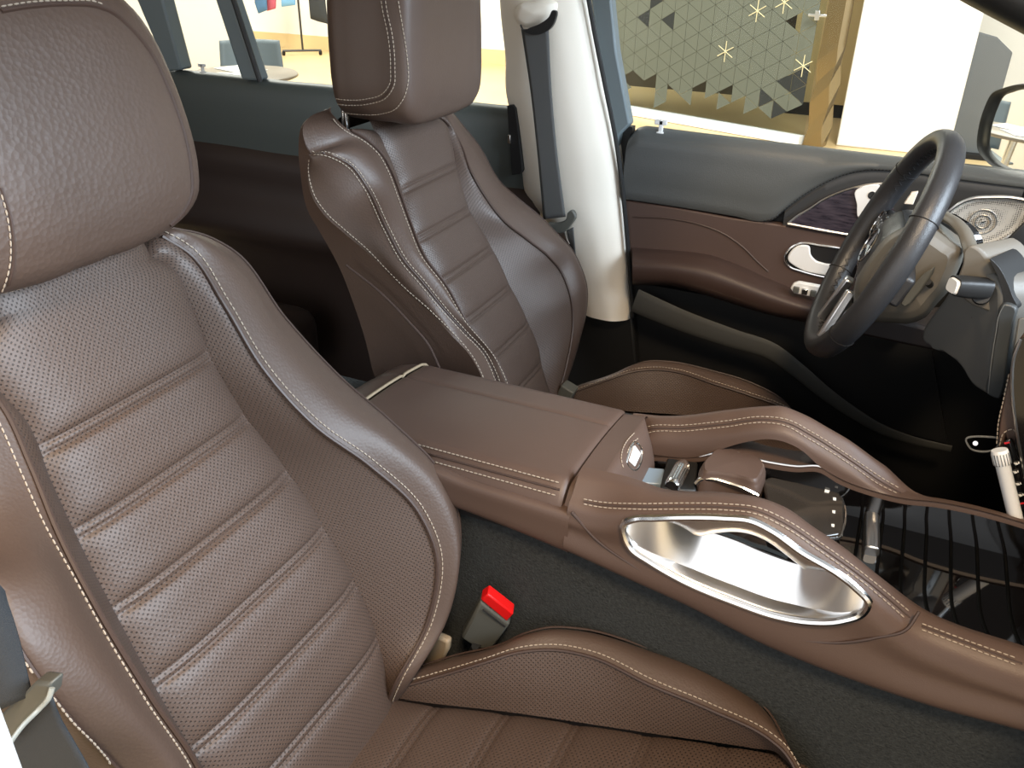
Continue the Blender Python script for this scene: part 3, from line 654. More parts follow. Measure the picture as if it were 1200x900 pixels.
# padded palm rest
pr = A([Uz(q, .992) for q, z in [((828, 542), 1.0), ((836, 535), 1.004), ((850, 534), 1.006), ((870, 538), 1.006), ((888, 544), 1.0), ((897, 553), .992), ((894, 566), .99), ((886, 576), .99), ((862, 570), .995), ((838, 566), .995), ((820, 564), .990), ((818, 556), .992)]])
pc_ = crv(pr, 60, closed=True); c = pc_.mean(0); rr = []
for s, dz in ((.002, .017), (.5, .0165), (.8, .014), (.93, .008), (1., -.006), (1.01, -.02), (.97, -.045)):
    r_ = c+(pc_-c)*A([s, s, s]); r_[:, 2] += dz; rr.append(r_)
pal = G().grid(across(rr, 30), cv=True).build('palm_rest', m_con, con)
tr = crv([Uz(q, z) for q, z in [((816, 567), .985), ((821, 562), .990), ((835, 561), .993), ((855, 566), .992), ((875, 573), .99), ((889, 580), .986)]], 40)
G().tube(tr+A([0, -.006, .003]), .0030, seg=8).build('trim_strip', m_chr, pal)
# recess floor with button frame, grey-blue key, knurled roller
G().box((-.10, 0, .956), (.105, .079, .006)).build('recess_floor', m_gloss, con, bevel=.003)
kb = [Uz(q, .980) for q in [(757, 547), (779, 549), (775, 567), (750, 565)]]
G().prism(kb, (0, 0, -.014)).build('push_button', plain('button_blue_grey', lin(120, 134, 146), .3), con, bevel=.002)
hs = [Uz(q, .982) for q in [(782, 536), (818, 541), (816, 575), (773, 573)]]
rh = G().prism(hs, (0, 0, -.022)).build('roller_housing', m_blk, con, bevel=.003)
ra = A([Uz((801, 545), .985), Uz((787, 571), .985)]); ro = G(); ax_ = (ra[1]-ra[0]); 
prof = [(0.0, 0), (.0085, 0)]+[(.0095, k) for k in np.linspace(.002, np.linalg.norm(ax_)-.002, 6)]+[(.0085, np.linalg.norm(ax_)), (0, np.linalg.norm(ax_))]
ro.lathe(prof, ra[0], ax_, 20)
for k in range(20):
    th = k/20*2*math.pi; u = np.cross(ax_, A([0, 0, 1.])); u /= np.linalg.norm(u); w = np.cross(ax_/np.linalg.norm(ax_), u)
    o = .0097*(math.cos(th)*u+math.sin(th)*w); ro.tube([ra[0]+o+ax_*.1, ra[0]+o+ax_*.9], .0006, seg=4)
ro.build('roller', m_chr, rh)
def UQ(q, O, n): r = ray(*q); n = A(n, float); return CAM+r*((A(O)-CAM) @ n)/(r @ n)
SO, SN = A([-.218, 0, .992]), A([.92, 0, .36])
fr = [UQ(q, SO, SN) for q in [(742, 520), (746, 518), (752, 529), (752, 533), (744, 551), (740, 550), (734, 541), (735, 537)]]
bf = G().tube(crv(fr, 40, closed=True), .0017, seg=6, closed=True).build('switch_frame', m_chr, con)
G().prism([UQ(q, SO, SN)+SN*.002 for q in [(743, 522), (750, 532), (743, 547), (736, 540)]], -SN*.008).build('switch_key', m_silv, bf, bevel=.001)
# ---------------------------------------------------------------- tunnel and floor carpets
tun = []
for x in np.linspace(-.75, .55, 30):
    z = low([x])[0]
    tun.append([(x, -.30, .505), (x, -.22, .515), (x, -.150, .56), (x, -.133, .66), (x, -.122, z-.05), (x, -.120, z-.006), (x, -.05, z-.004), (x, .05, z-.03), (x, .118, z-.03), (x, .122, z-.07), (x, .133, .66), (x, .150, .56), (x, .22, .515), (x, .30, .505)])
T_ = G().grid(across(list(A(tun)), 50)).build('trim_1', m_car, None); struct(T_)
fl = G().box((-.55, 0, .475), (1.35, .76, .03)).build('floor_1', m_carb, None); struct(fl)
# ---------------------------------------------------------------- passenger buckle
bk = thing('belt_buckle', 'grey seat belt buckle with red release button between the passenger seat and console', 'seat belt buckle', (-.34, -.16, .78))
yb = -.165
o4 = UY([(540, 748), (563, 705), (598, 732), (578, 760), (560, 762)], [-.165, -.168, -.150, -.150, -.158])
nv = np.cross(o4[1]-o4[0], o4[2]-o4[0]); nv /= np.linalg.norm(nv); nv *= -1 if nv @ (CAM-o4[0]) > 0 else 1
G().prism(o4, nv*.018).build('buckle_body', m_buck, bk, bevel=.0035)
rt_ = UY([(563, 702), (572, 696), (602, 719), (594, 728)], [-.168, -.1675, -.150, -.150])-nv*.001
G().prism(rt_, nv*.016).build('release_button', m_red, bk, bevel=.002)
ln_ = UY([(566, 714), (592, 734)], [-.1675, -.152])-nv*.0005
G().tube(ln_, .0009, seg=5).build('moulded_line', m_gap, bk)
lo = (o4[0]+o4[3])/2; G().tube([lo, lo+A([-.03, .0, -.09]), lo+A([-.05, .005, -.2])], .012, seg=8, ry=.006).build('buckle_stalk', m_blk, bk)
# ---------------------------------------------------------------- passenger belt, lower left
pb = thing('passenger_seat_belt', 'dark grey seat belt webbing beside the passenger backrest in the lower left corner', 'seat belt', (-.37, -.70, 1.0))
wb = [UY([(-40, 640), (4, 690)], [-.70, -.685]), UY([(-40, 740), (22, 745)], [-.70, -.685]), UY([(-30, 800), (34, 795)], [-.70, -.685]), UY([(-20, 840), (38, 812)], [-.70, -.685])]
G().grid(across(wb, 20)).build('webbing', m_web2, pb, thick=.0015)
gd = crv(UY([(10, 873), (27, 850), (45, 832), (57, 818), (61, 806)], [-.715, -.705, -.695, -.69, -.687]), 30)
G().tube(gd, .0011, seg=10, ry=.0016).build('belt_guide', plain('guide_grey', lin(140, 140, 132), .5), pb)
G().prism(UY([(0, 838), (40, 800), (58, 802), (56, 818), (30, 845), (8, 872)], -.688), (0, .010, 0)).build('guide_plate', m_buck, pb, bevel=.002)
hb = [UY([(15, 870), (48, 828), (62, 815)], -.680), UY([(25, 905), (60, 860), (72, 842)], -.672), UY([(40, 940), (90, 905), (100, 890)], -.665), A([[-.37, -.69, .80], [-.345, -.69, .80], [-.32, -.69, .80]]), A([[-.37, -.70, .50], [-.345, -.70, .50], [-.32, -.70, .50]])]
G().grid(across([crv(h, 12) for h in hb], 30)).build('lap_webbing', m_web2, pb, thick=.0015)
sill = UY([(-30, 760), (-6, 800), (3, 822), (17, 860), (32, 902), (50, 950), (-30, 960)], -.735)
struct(G().prism(sill, (0, -.035, 0)).build('trim_2', m_white, None, bevel=.004))
# ================================================================== STEERING WHEEL
WC = A([-.004, .438, 1.191]); a_, b_ = math.radians(21.4), math.radians(5.8); WR = .1667
wax = A([-math.cos(a_)*math.cos(b_), -math.sin(b_), math.sin(a_)*math.cos(b_)])
wu = np.cross(A([0, 0, 1.]), wax); wu /= np.linalg.norm(wu); wv = np.cross(wax, wu)      # wv: up along the rim plane; -wu or +wu sideways
if wu[1] > 0: wu = -wu                                                                    # wu towards the passenger
def W(u, v, h): return WC+wu*u+wv*v+wax*h
sw = thing('steering_wheel', 'black leather steering wheel with silver spokes in front of the driver seat', 'steering wheel', WC)
th = np.linspace(0, 2*math.pi, 120, endpoint=False)
def arc(a0, a1, n=60): return A([W(WR*math.cos(t), WR*math.sin(t), 0) for t in np.linspace(math.radians(a0), math.radians(a1), n)])
rim = G(); P = []
for t in th:
    f = math.exp(-((math.degrees(t)-0+180) % 360-180)**2/900.)+math.exp(-((math.degrees(t)-180+180) % 360-180)**2/900.)
    c = A([math.cos(t), math.sin(t)]); ring_ = []
    for p in np.linspace(0, 2*math.pi, 20, endpoint=False):
        r = WR+(.0150+.002*f)*math.cos(p); h = (.0185)*math.sin(p)
        ring_.append(W(r*c[0], r*c[1], h))
    P.append(ring_)
rimO = rim.grid(P, cu=True, cv=True).build('rim', m_whl, sw)
for d in (32, 148, 215, 325):
    t = math.radians(d); G().tube([W((WR+.0154*math.cos(p))*math.cos(t), (WR+.0154*math.cos(p))*math.sin(t), .0189*math.sin(p)) for p in np.linspace(0, 2*math.pi, 24)], .0009, seg=5).build('seam', m_gap, rimO)
st = G()
for k in range(150):     # laced seam on the inside of the rim
    t = math.radians(k*2.4+1); r = WR-.0152; s = .004*(1 if k % 2 else -1)
    st.tube([W(r*math.cos(t), r*math.sin(t), s), W((r-.0008)*math.cos(t+.018), (r-.0008)*math.sin(t+.018), 0), W(r*math.cos(t+.036), r*math.sin(t+.036), -s)], .0008, seg=4)
st.build('stitching', m_lace, rimO)
# airbag pad: rounded shield, domed towards the driver
pad = [(0, .062), (.045, .060), (.075, .045), (.083, .015), (.078, -.02), (.062, -.05), (.035, -.070), (0, -.075)]
pad = crv(pad+[(-x, y) for x, y in pad[-2:0:-1]], 72, closed=True); rr = []
for s, h in ((.02, .022), (.35, .020), (.7, .013), (.9, .002), (.985, -.010), (1., -.022), (.97, -.045), (.8, -.06)):
    rr.append(A([W(x*s, y*s, h-.012) for x, y in pad]))
hub = G().grid(across(rr, 34), cv=True).build('airbag_pad', m_whl, sw)
G().tube([W(x*.86, y*.86, -.0065) for x, y in pad], .0010, seg=5, closed=True).build('seam', m_gap, hub)
# chrome ring emblem with a three-pointed star
em = G(); em.tube([W(.026*math.cos(t), .026*math.sin(t)-.004, .0125) for t in th], .0016, seg=6, closed=True)
for k in range(3):
    t = math.radians(90+120*k); d = A([math.cos(t), math.sin(t)]); e = A([-d[1], d[0]])
    tip = d*.025; l = e*.0045; c0 = A([0, -.004])
    V = [W(*(c0+tip), .0125), W(*(c0+l), .0118), W(*(c0-d*.003), .0118), W(*(c0-l), .0118), W(*c0, .0150)]
    em.add(V, [(0, 1, 4), (4, 1, 2), (4, 2, 3), (0, 4, 3)])
em.build('emblem', m_chr, hub, smooth=False)
for sg in (1, -1):     # side spokes with button clusters
    sp = [(sg*.060, .034), (sg*.11, .028), (sg*.158, .022), (sg*.158, -.022), (sg*.11, -.020), (sg*.060, -.03)]
    so = G().prism([W(x, y, -.012) for x, y in sp], wax*-.022).build('spoke', m_whl, sw, bevel=.005)
    bp = [(sg*.078, .024), (sg*.11, .022), (sg*.138, .018), (sg*.140, .0), (sg*.136, -.014), (sg*.10, -.016), (sg*.080, -.008)]
    bc = G().prism([W(x, y, -.010) for x, y in bp], wax*.005).build('button_cluster', m_gloss, so, bevel=.002)
    G().tube([W(x, y, -.004) for x, y in crv(bp, 50, closed=True)], .0014, seg=6, closed=True).build('trim_ring', m_chr, so)
    bt_ = G()
    for k in range(4): bt_.box(W(sg*(.086+.015*k), .005, -.003), (.004, .004, .0012), A([wu, wv, wax]))
    bt_.build('button', m_sat, so)
for sg in (1, -1):     # twin silver lower spokes
    q = [(sg*.020, -.070), (sg*.034, -.066), (sg*.050, -.152), (sg*.034, -.157)]
    G().prism([W(x, y, .008) for x, y in q], wax*-.014).build('lower_spoke', m_sat, sw, bevel=.003)
    q = [(sg*.010, -.078), (sg*.018, -.078), (sg*.030, -.157), (sg*.020, -.158)]
    G().prism([W(x, y, -.008) for x, y in q], wax*-.010).build('spoke_inlay', m_gloss, sw, bevel=.002)
G().prism([W(x, y, -.016) for x, y in [(-.035, -.07), (.035, -.07), (.05, -.155), (-.05, -.155)]], wax*-.012).build('spoke', m_whl, sw, bevel=.004)
# ================================================================== STEERING COLUMN
sc = thing('steering_column', 'grey plastic steering column shroud behind the wheel with control stalk', 'steering column', (.09, .44, 1.05))
so_ = crv(UY([(1000, 345), (1020, 300), (1050, 270), (1080, 262), (1094, 268), (1105, 275), (1119, 285), (1129, 292), (1128, 304), (1122, 319), (1112, 340), (1097, 357), (1085, 371), (1070, 378), (1043, 378), (1020, 376), (1004, 366)], .42), 110, closed=True); c = so_.mean(0)
rr = []
for s_, y_ in ((.002, .352), (.5, .354), (.78, .360), (.93, .372), (.985, .388), (1., .41), (1., .45), (.97, .50), (.9, .53)):
    k_ = (y_+.88)/(.42+.88); r_ = CAM+(c+(so_-c)*s_-CAM)*(k_ if y_ < .42 else 1.); r_[:, 1] = y_; rr.append(r_)
G().grid(across(rr, 44), cv=True).build('shroud', m_stem, sc)
# control stalk with bright end, towards the viewer
e0 = Uy((1118, 335), .262); e1 = Uy((1157, 338), .285)
stk = G().tube([e0, e0*.7+e1*.3, e0*.3+e1*.7, e1], [.0128, .0140, .0135, .0125], seg=20, ry=[.0112, .0125, .0125, .0120], power=4.).build('stalk', m_blk, sc)
dv_ = (e0-e1)/np.linalg.norm(e0-e1)
G().tube([e0-dv_*.001, e0+dv_*.0035], [.0112, .0098], seg=20, ry=[.0098, .0084], power=4.).build('stalk_end', m_silv, stk)
G().tube([Uy((1150, 346), .275), Uy((1149, 352), .36)], [.0105, .0125], seg=16).build('stalk_boot', m_blk, stk)
# shift paddle
pd = UY([(1055, 356), (1061, 346), (1070, 333), (1081, 321), (1093, 314), (1090, 323), (1079, 340), (1066, 356), (1060, 360)], .335)
G().prism(pd, (.004, .006, .002)).build('shift_paddle', m_buck, sc, bevel=.0015)
G().tube(UY([(1087, 330), (1092, 336)], [.34, .37]), .005, seg=10).build('paddle_mount', m_blk, sc)
# ================================================================== DASHBOARD
da = thing('dashboard', 'dark dashboard with grey knee panel and leather edged control stack right of the wheel', 'dashboard', (.2, .3, .7))
kp_f = [(1107, 347), (1085, 404), (1100, 411), (1112, 417), (1122, 426), (1130, 437), (1137, 450), (1147, 457), (1157, 462), (1160, 430), (1166, 390), (1173, 360), (1172, 340), (1162, 322), (1150, 318), (1125, 322)]
yk = .33
KF = UY(kp_f, [.36, .40, .39, .37, .36, .35, .34, .33, .32, .30, .29, .28, .28, .29, .30, .34])
G().prism(crv(KF, 60, closed=True), (.06, .03, 0), 1.).build('knee_panel', m_gry, da, bevel=.006, segs=3)
G().tube(UY([(1129, 383), (1139, 372), (1144, 362)], [.350, .325, .320]), .0008, seg=5).build('panel_line', m_gap, da)
st_f = [(1177, 356), (1190, 360), (1187, 380), (1180, 420), (1176, 455), (1170, 468), (1158, 463), (1161, 430), (1167, 390)]
G().prism(crv(UY(st_f, .272), 40, closed=True), (.01, .05, 0)).build('side_strip', m_strip, da, bevel=.004)
G().tube(crv(UY([(1158, 461), (1161, 430), (1167, 390), (1172, 366), (1177, 357)], .270), 30), .0006, seg=5).build('panel_line', m_gry, da)
# underside of the dash and dark lower cover
G().prism(UY([(985, 372), (1040, 372), (1090, 385), (1110, 415), (1060, 405), (1000, 392)], .50), (.10, .1, 0)).build('lower_cover', plain('dark_brown_cover', lin(40, 32, 30), .6), da, bevel=.006)
# instrument hood edge and dash shoulder towards the door
hd = crv(UY([(1100, 250), (1111, 256), (1122, 263), (1131, 274), (1136, 288), (1138, 296)], [.48, .45, .42, .40, .38, .36]), 30)
G().tube(hd, .010, seg=12, ry=.007).build('hood_edge', m_stem, da)
G().prism(crv(UY([(1098, 252), (1110, 258), (1122, 266), (1131, 277), (1134, 292), (1130, 296), (1119, 288), (1104, 276), (1094, 268)], .47), 30, closed=True), (.02, .02, 0)).build('instrument_panel', m_gloss, da)
sh = [(1129, 293), (1136, 287), (1146, 291), (1155, 300), (1163, 313), (1169, 330), (1173, 348), (1176, 362), (1166, 366), (1148, 362), (1128, 350), (1121, 330), (1127, 308)]
G().prism(crv(UY([(1160, 303), (1168, 310), (1178, 326), (1186, 346), (1191, 362), (1180, 363), (1175, 345), (1169, 324)], .280), 40, closed=True), (.03, .06, 0)).build('dash_edge', m_blk, da, bevel=.004)
G().prism(crv(UY(sh, .295), 50, closed=True), (.05, .06, 0)).build('dash_shoulder', m_stem, da, bevel=.006)
up_ = [(1150, 288), (1175, 280), (1215, 240), (1230, 300), (1225, 380), (1196, 372), (1186, 345), (1172, 315)]
G().prism(UY(up_, .50), (.10, .05, 0)).build('dash_top', m_blk, da, bevel=.01)
G().lathe([(0, 0), (.030, 0), (.034, .004), (.036, .012), (.034, .03)], Uy((1200, 330), .40), (.5, .6, -.3), 28).build('air_vent', m_blk, da)
G().lathe([(.034, .0), (.0365, -.002), (.038, .002)], Uy((1200, 330), .40), (.5, .6, -.3), 28).build('vent_ring', m_gry, da)
mid = [(1186, 372), (1230, 376), (1230, 470), (1196, 410), (1186, 420), (1180, 460), (1174, 450), (1181, 410)]
G().prism(UY([(1190, 368), (1240, 372), (1240, 480), (1186, 470), (1176, 462), (1182, 420)], .262), (.06, .02, 0)).build('center_panel', m_gry, da, bevel=.006)
# centre stack: leather edge, screen frame, key row, knurled bar
lea = [(1176, 464), (1184, 430), (1192, 400), (1202, 386), (1240, 380), (1240, 640), (1206, 660), (1200, 600), (1190, 545), (1178, 512), (1168, 535), (1170, 500)]
cs_ = G().prism(UY(lea, .16), (.02, .04, 0)).build('stack_surround', m_con, da, bevel=.004)
st = G(); st.stitch(crv(UY([(1168, 520), (1170, 495), (1176, 468), (1183, 435)], .1585), 60), r=.0009)
st.stitch(crv(UY([(1171, 522), (1178, 506), (1186, 503), (1194, 512)], .1575), 60), r=.0009); st.build('stitching', m_thr, cs_)
scn = UY([(1193, 400), (1240, 380), (1240, 575), (1202, 560), (1190, 490), (1186, 440)], .150)
sco = G().prism(crv(scn, 60, closed=True), (.004, .012, 0)).build('display', m_scr, da)
G().tube(crv(UY([(1196, 398), (1188, 420), (1186, 445), (1190, 495), (1200, 552), (1210, 600)], .148), 50), .0018, seg=6).build('display_edge', m_sat, sco)
kr = UY([(1174, 520), (1183, 514), (1194, 540), (1212, 640), (1206, 690), (1196, 640)], .145)
kro = G().prism(kr, (.003, .008, 0)).build('key_row', m_gloss, da, bevel=.002)
ic = G()
for q in ((1189, 553), (1192, 567), (1190, 543), (1195, 580)):
    c = Uy(q, .1445); ic.box(c, (.0016, .0006, .0030), rotm(20, 10, 20)); ic.box(c+A([.003, 0, .002]), (.0006, .0006, .0022), rotm(0, 0, 40))
ic.build('key_icon', m_wht, kro)
ic = G()
for q in ((1180, 519), (1197, 590)): ic.box(Uy(q, .1445), (.0028, .0006, .0012), rotm(10, 0, 30))
ic.build('warning_icon', m_mark, kro)
b0, b1 = Uy((1171, 527), .115), Uy((1210, 690), .085); dr = b1-b0; Lb = np.linalg.norm(dr)
kn = G(); kn.lathe([(0, 0), (.0085, 0), (.0092, .002), (.0092, .016), (.0080, .018), (.0080, Lb)], b0, dr, 24)
knb = kn.build('knurled_bar', m_silv, da)  # chrome bar in pale paint: the strong light on it is painted
tk = G()
for k in range(18):
    t = k/18*2*math.pi; u = np.cross(dr, A([0, 0, 1.])); u /= np.linalg.norm(u); w = np.cross(dr/Lb, u); o = .0094*(math.cos(t)*u+math.sin(t)*w)
    tk.tube([b0+o+dr*.02, b0+o+dr*.1], .0006, seg=4)
for q in ((1200, 628), (1199, 645)): G().lathe([(0, 0), (.011, 0), (.011, .006), (0, .006)], Uy(q, .095), dr, 16).build('collar', m_chr, knb)
tk.build('knurling', m_chr, knb)
G().tube([b0+A([.004, 0, .0])+dr*.12, b0+A([.004, 0, 0])+dr*.98], .0035, seg=6).build('bar_mount', m_blk, knb)
# small bracket under the dash
bx = crv(UY([(1132, 515), (1158, 512), (1170, 514), (1168, 525), (1138, 526)], .17), 40, closed=True)
br = G().tube(bx, .0012, seg=5, closed=True).build('outline_trim', m_gry, da)
G().tube([Uy((1143, 519.5), .17), Uy((1143, 519.5), .165)], .003, seg=8).build('screw', m_sat, br)
# main body of the dash, ahead of the visible edge
db_ = []
for y in np.linspace(-.74, .72, 40):
    k = .03*math.exp(-((y-.42)/.16)**2); o = 0.
    lo_ = .72 if abs(y) < .135 else .96
    db_.append(crv([(.66, y, 1.10), (.60, y, 1.185), (.46, y, 1.205+k), (.33, y, 1.20+k), (.285, y, 1.17+k), (.27, y, 1.10), (.275, y, 1.04), (.30, y, .99), (.36, y, lo_+.01), (.60, y, lo_)], 40))
G().grid(db_).build('dash_body', m_dlea, da)
G().box((.285, -.37, 1.09), (.02, .30, .035)).build('decor_strip', m_gloss, da, bevel=.006)
# firewall and footwell closing
struct(G().box((.62, .0, .80), (.02, .78, .34)).build('wall_front', m_carb, None))
# ================================================================== FRONT DOOR (driver side)
fd = thing('front_door', 'driver door inside with grey leather upper pad, brown armrest, decor panel and round silver speaker', 'car door', (-.1, .76, .60))
bt = fx(list(UY([(737, 149), (780, 155), (860, 165), (950, 176), (1050, 188), (1130, 198), (1200, 207)], .745)))
zb_pts = UY([(733, 235), (800, 245), (860, 255), (895, 261), (905, 259), (920, 247), (940, 232), (960, 220), (987, 208), (1013, 202), (1047, 202), (1120, 212), (1200, 222)], .738)
zb = fx(zb_pts)
xd = np.unique(np.concatenate([np.linspace(-.489, .34, 70), np.linspace(-.25, .05, 40)]))
rows = []
for x in xd:
    t, b = bt([x])[0], zb([x])[0]; e = np.clip((x+.489)/.03, 0, 1); rd = .022*(1-math.sqrt(max(0, 1-(1-e)**2)))
    t -= rd; h = t-b
    rows.append([(x, .80, t-.004), (x, .77, t+.001), (x, .750, t-.001), (x, .738, t-.012*min(1, h/.06)), (x, .732, t-.35*h), (x, .732, b+.25*h), (x, .737, b+.003), (x, .745, b)])
rows = [across([A(r_)[:, None] for r_ in [np.array(q) for q in r]], 20)[:, 0] if False else crv(r, 22) for r in rows]
pad_ = G().grid(rows).build('upper_pad', m_dlea, fd)
q = zb_pts[3:11]; G().stitch(crv(q, 80)+A([0, -.006, .005]), r=.0009).build('stitching', m_gap, pad_)
G().box((.085, .790, .855), (.58, .027, .39)).build('door_card', m_blk, fd, bevel=.008)
bandp = crv(zb_pts[5:], 60); lo_ = bandp.copy(); lo_[:, 2] = np.minimum(bandp[:, 2]-.004, 1.09+0*bandp[:, 2])
rb = [bandp+A([0, .002, .004]), bandp+A([0, -.002, -.003]), bandp+A([0, -.001, -.012]), .7*bandp+.3*lo_+A([0, .001, 0]), lo_+A([0, .002, 0])]
G().grid(across(rb, 14)).build('lower_pad', plain('shaded_pad_leather', lin(58, 58, 58), .45), fd)  # grey pad leather again, with its shading put into a darker colour
# decor panel with silver edges
dp = [(923, 262), (936, 252), (950, 244), (965, 234), (980, 227), (997, 221), (1013, 217), (1045, 214), (1050, 285), (1000, 276), (960, 269)]
def wood():
    m, nt, b = newmat('grey_open_pore_wood'); L = nt.links.new
    tc = N(nt, 'ShaderNodeTexCoord'); mp = N(nt, 'ShaderNodeMapping'); mp.inputs['Scale'].default_value = (9, 9, 60); mp.inputs['Rotation'].default_value = (0, .2, 0)
    no = N(nt, 'ShaderNodeTexNoise'); no.inputs['Scale'].default_value = 4.; no.inputs['Detail'].default_value = 6
    L(tc.outputs['Object'], mp.inputs[0]); L(mp.outputs[0], no.inputs['Vector'])
    cr = N(nt, 'ShaderNodeValToRGB'); L(no.outputs['Fac'], cr.inputs[0]); cr.color_ramp.elements[0].position = .35; cr.color_ramp.elements[1].position = .7
    cr.color_ramp.elements[0].color = lin(40, 36, 44); cr.color_ramp.elements[1].color = lin(74, 66, 74); L(cr.outputs[0], b.inputs['Base Color'])
    b.inputs['Roughness'].default_value = .25; b.inputs['Coat Weight'].default_value = .6; return m
dpo = G().prism(UY(dp, .733), (0, .012, 0)).build('decor_panel', wood(), fd, bevel=.001)
G().tube(crv(UY(dp[:8], .7325), 50), .0020, seg=6).build('silver_edge', m_sat, dpo)
G().tube(UY([(923, 262), (960, 269), (1000, 276), (1050, 285)], .7325), .0024, seg=6).build('silver_edge', m_sat, dpo)
scp = [(1003, 223), (1008, 220), (1031, 218), (1036, 222), (1026, 240), (1012, 257), (1007, 256), (1004, 240)]
sco_ = G().prism(crv(UY(scp, .729), 40, closed=True), (0, .006, 0)).build('seat_control_panel', m_silv, dpo, bevel=.001)
G().lathe([(0, 0), (.007, 0), (.0075, .003)], Uy((1022, 229), .728), (0, 1, 0), 20).build('seat_control_key', m_chr, sco_)
G().prism(UY([(1059, 239), (1068, 226), (1076, 225), (1070, 240)], .70), (0, .01, 0)).build('light_switch', m_bei, fd, bevel=.001)
# brown middle panel, seam, armrest
mp_ = [(732, 235), (800, 245), (860, 256), (905, 262), (960, 271), (1010, 279), (1080, 292), (1080, 400), (980, 380), (900, 340), (800, 318), (740, 312)]
mpo = G().prism(UY(mp_, .738), (0, .02, 0)).build('middle_panel', m_dbr, fd, bevel=.003)
G().tube(crv(UY([(742, 254), (790, 257), (820, 263), (850, 275), (870, 289), (888, 307), (900, 318)], .7375), 50), .0016, seg=6).build('panel_seam', m_pipe, mpo)
ar = [UY([(741, 290), (790, 293), (830, 298), (870, 312), (905, 328), (945, 342), (1000, 352), (1060, 362)], .740), UY([(741, 298), (790, 301), (830, 306), (870, 321), (905, 336), (945, 350), (1000, 360), (1060, 370)], .700),
      UY([(741, 310), (790, 313), (830, 321), (870, 335), (905, 348), (945, 360), (1000, 369), (1060, 378)], .672), UY([(741, 328), (790, 330), (830, 341), (870, 354), (905, 365), (945, 372), (1000, 380), (1060, 388)], .675),
      UY([(741, 333), (790, 335), (830, 346), (870, 359), (905, 369), (945, 377), (1000, 385), (1060, 392)], .70), UY([(741, 333), (790, 335), (830, 346), (870, 359), (905, 369), (945, 377), (1000, 385), (1060, 392)], .75)]
ar = [crv(r, 60) for r in ar]
aro = G().grid(across(ar, 30)).build('armrest', m_arm, fd)
G().stitch(ar[3]+A([0, -.001, .004]), r=.0008).build('stitching', m_pipe, aro)
# handle
hl = [(920, 305), (921, 297), (927, 290), (937, 285), (960, 287), (990, 292), (1000, 295), (998, 330), (968, 325), (940, 318), (925, 312)]
ho = G().prism(crv(UY(hl, .737), 50, closed=True), (0, .004, 0)).build('handle_bowl', m_gap, fd)
G().tube(crv(UY(hl, .736), 70, closed=True), .0022, seg=8, closed=True).build('handle_frame', m_chr, ho)
lv = [(923, 303), (928, 293), (936, 288), (948, 289), (950, 299), (955, 305), (966, 309), (990, 313), (985, 327), (966, 323), (938, 316)]
G().prism(crv(UY(lv, .733), 60, closed=True), (0, .008, 0)).build('handle_lever', m_silv, ho, bevel=.002)
sw_ = [(926, 338), (929, 333), (936, 331), (962, 336), (966, 341), (961, 350), (930, 344)]
swo = G().prism(UY(sw_, .690), (0, .012, .0)).build('window_switch_plate', m_silv, fd, bevel=.002)
for a in (933, 943, 953): G().box(Uy((a, 339.5+(a-933)*.22), .688), (.0055, .003, .006)).build('window_switch', m_chr if a == 943 else m_buck, swo, bevel=.0015)
# speaker
sp = [(1104, 262), (1110, 250), (1122, 240), (1138, 233), (1160, 231), (1200, 234), (1212, 238), (1206, 252), (1196, 268), (1180, 279), (1165, 287), (1148, 291), (1141, 289), (1128, 281)]
so = crv(UY(sp, .690), 70, closed=True); c = Uy((1150, 259), .690); rr = []
for s, dy in ((.02, .006), (.4, .006), (.8, .003), (.96, 0), (1., .002), (1., .012)): r_ = c+(so-c)*s; r_[:, 1] = .690+dy; rr.append(r_)
spo = G().grid(across(rr, 26), cv=True).build('speaker_grille', m_gri, fd)
G().tube(so+A([0, -.001, 0]), .0028, seg=8, closed=True).build('speaker_edge', m_sat, spo)
for r0 in (.011, .020): G().tube([Uy((1152, 260), .6945)+A([r0*math.cos(t), 0, r0*math.sin(t)]) for t in th], .0009, seg=5, closed=True).build('speaker_ring', m_sat, spo)
G().box(Uy((1152, 260), .693), (.0035, .001, .001), rotm(0, 0, 25)).build('speaker_badge', m_chr, spo)
# lower door: pocket edge
G().prism(UY([(741, 330), (860, 352), (960, 378), (1090, 400), (1110, 520), (1030, 500), (960, 450), (905, 410), (800, 372), (745, 350)], .745), (0, .02, 0)).build('lower_panel', m_blk, fd)
be = crv(UY([(744, 352), (800, 376), (860, 397), (903, 411), (935, 434), (965, 459), (1000, 484), (1033, 503), (1070, 516), (1115, 526)], .700), 70)
wd = np.linspace(.024, .006, 70); G().tube(be, wd*.22, seg=12, ry=wd*1.1).build('pocket_edge', m_gry2 if False else plain('charcoal_plastic', lin(58, 58, 55), .7), fd)
G().prism(UY([(716, 148), (741, 149), (742, 240), (722, 240)], .770), (0, .02, 0)).build('corner_filler', m_blk, fd)
gl = [(736, 150), (1060, 190), (1200, 207), (1300, 100), (1300, -300), (660, -300), (706, 60)]
G().prism(UY(gl, .775), (0, .004, 0)).build('window_glass', m_gls, fd)
# white clip on the sill
def clip(q, y, lab, s=1.):
    c = Uy(q, y); t = thing('sill_clip', lab, 'clip', c, 'white clips on the window sills')
    g_ = G(); g_.box(c+A([0, 0, .012*s]), (.004*s, .004*s, .012*s)); g_.box(c+A([-.001, 0, .020*s]), (.012*s, .004*s, .0045*s)); g_.box(c+A([0, 0, .001]), (.007*s, .006*s, .002*s))
    g_.build('clip_body', m_white, t, bevel=.0012)
clip((774, 156), .752, 'small white T-shaped clip on the driver door window sill')
clip((238, 85), .752, 'small white clip on the rear door window sill', .8)
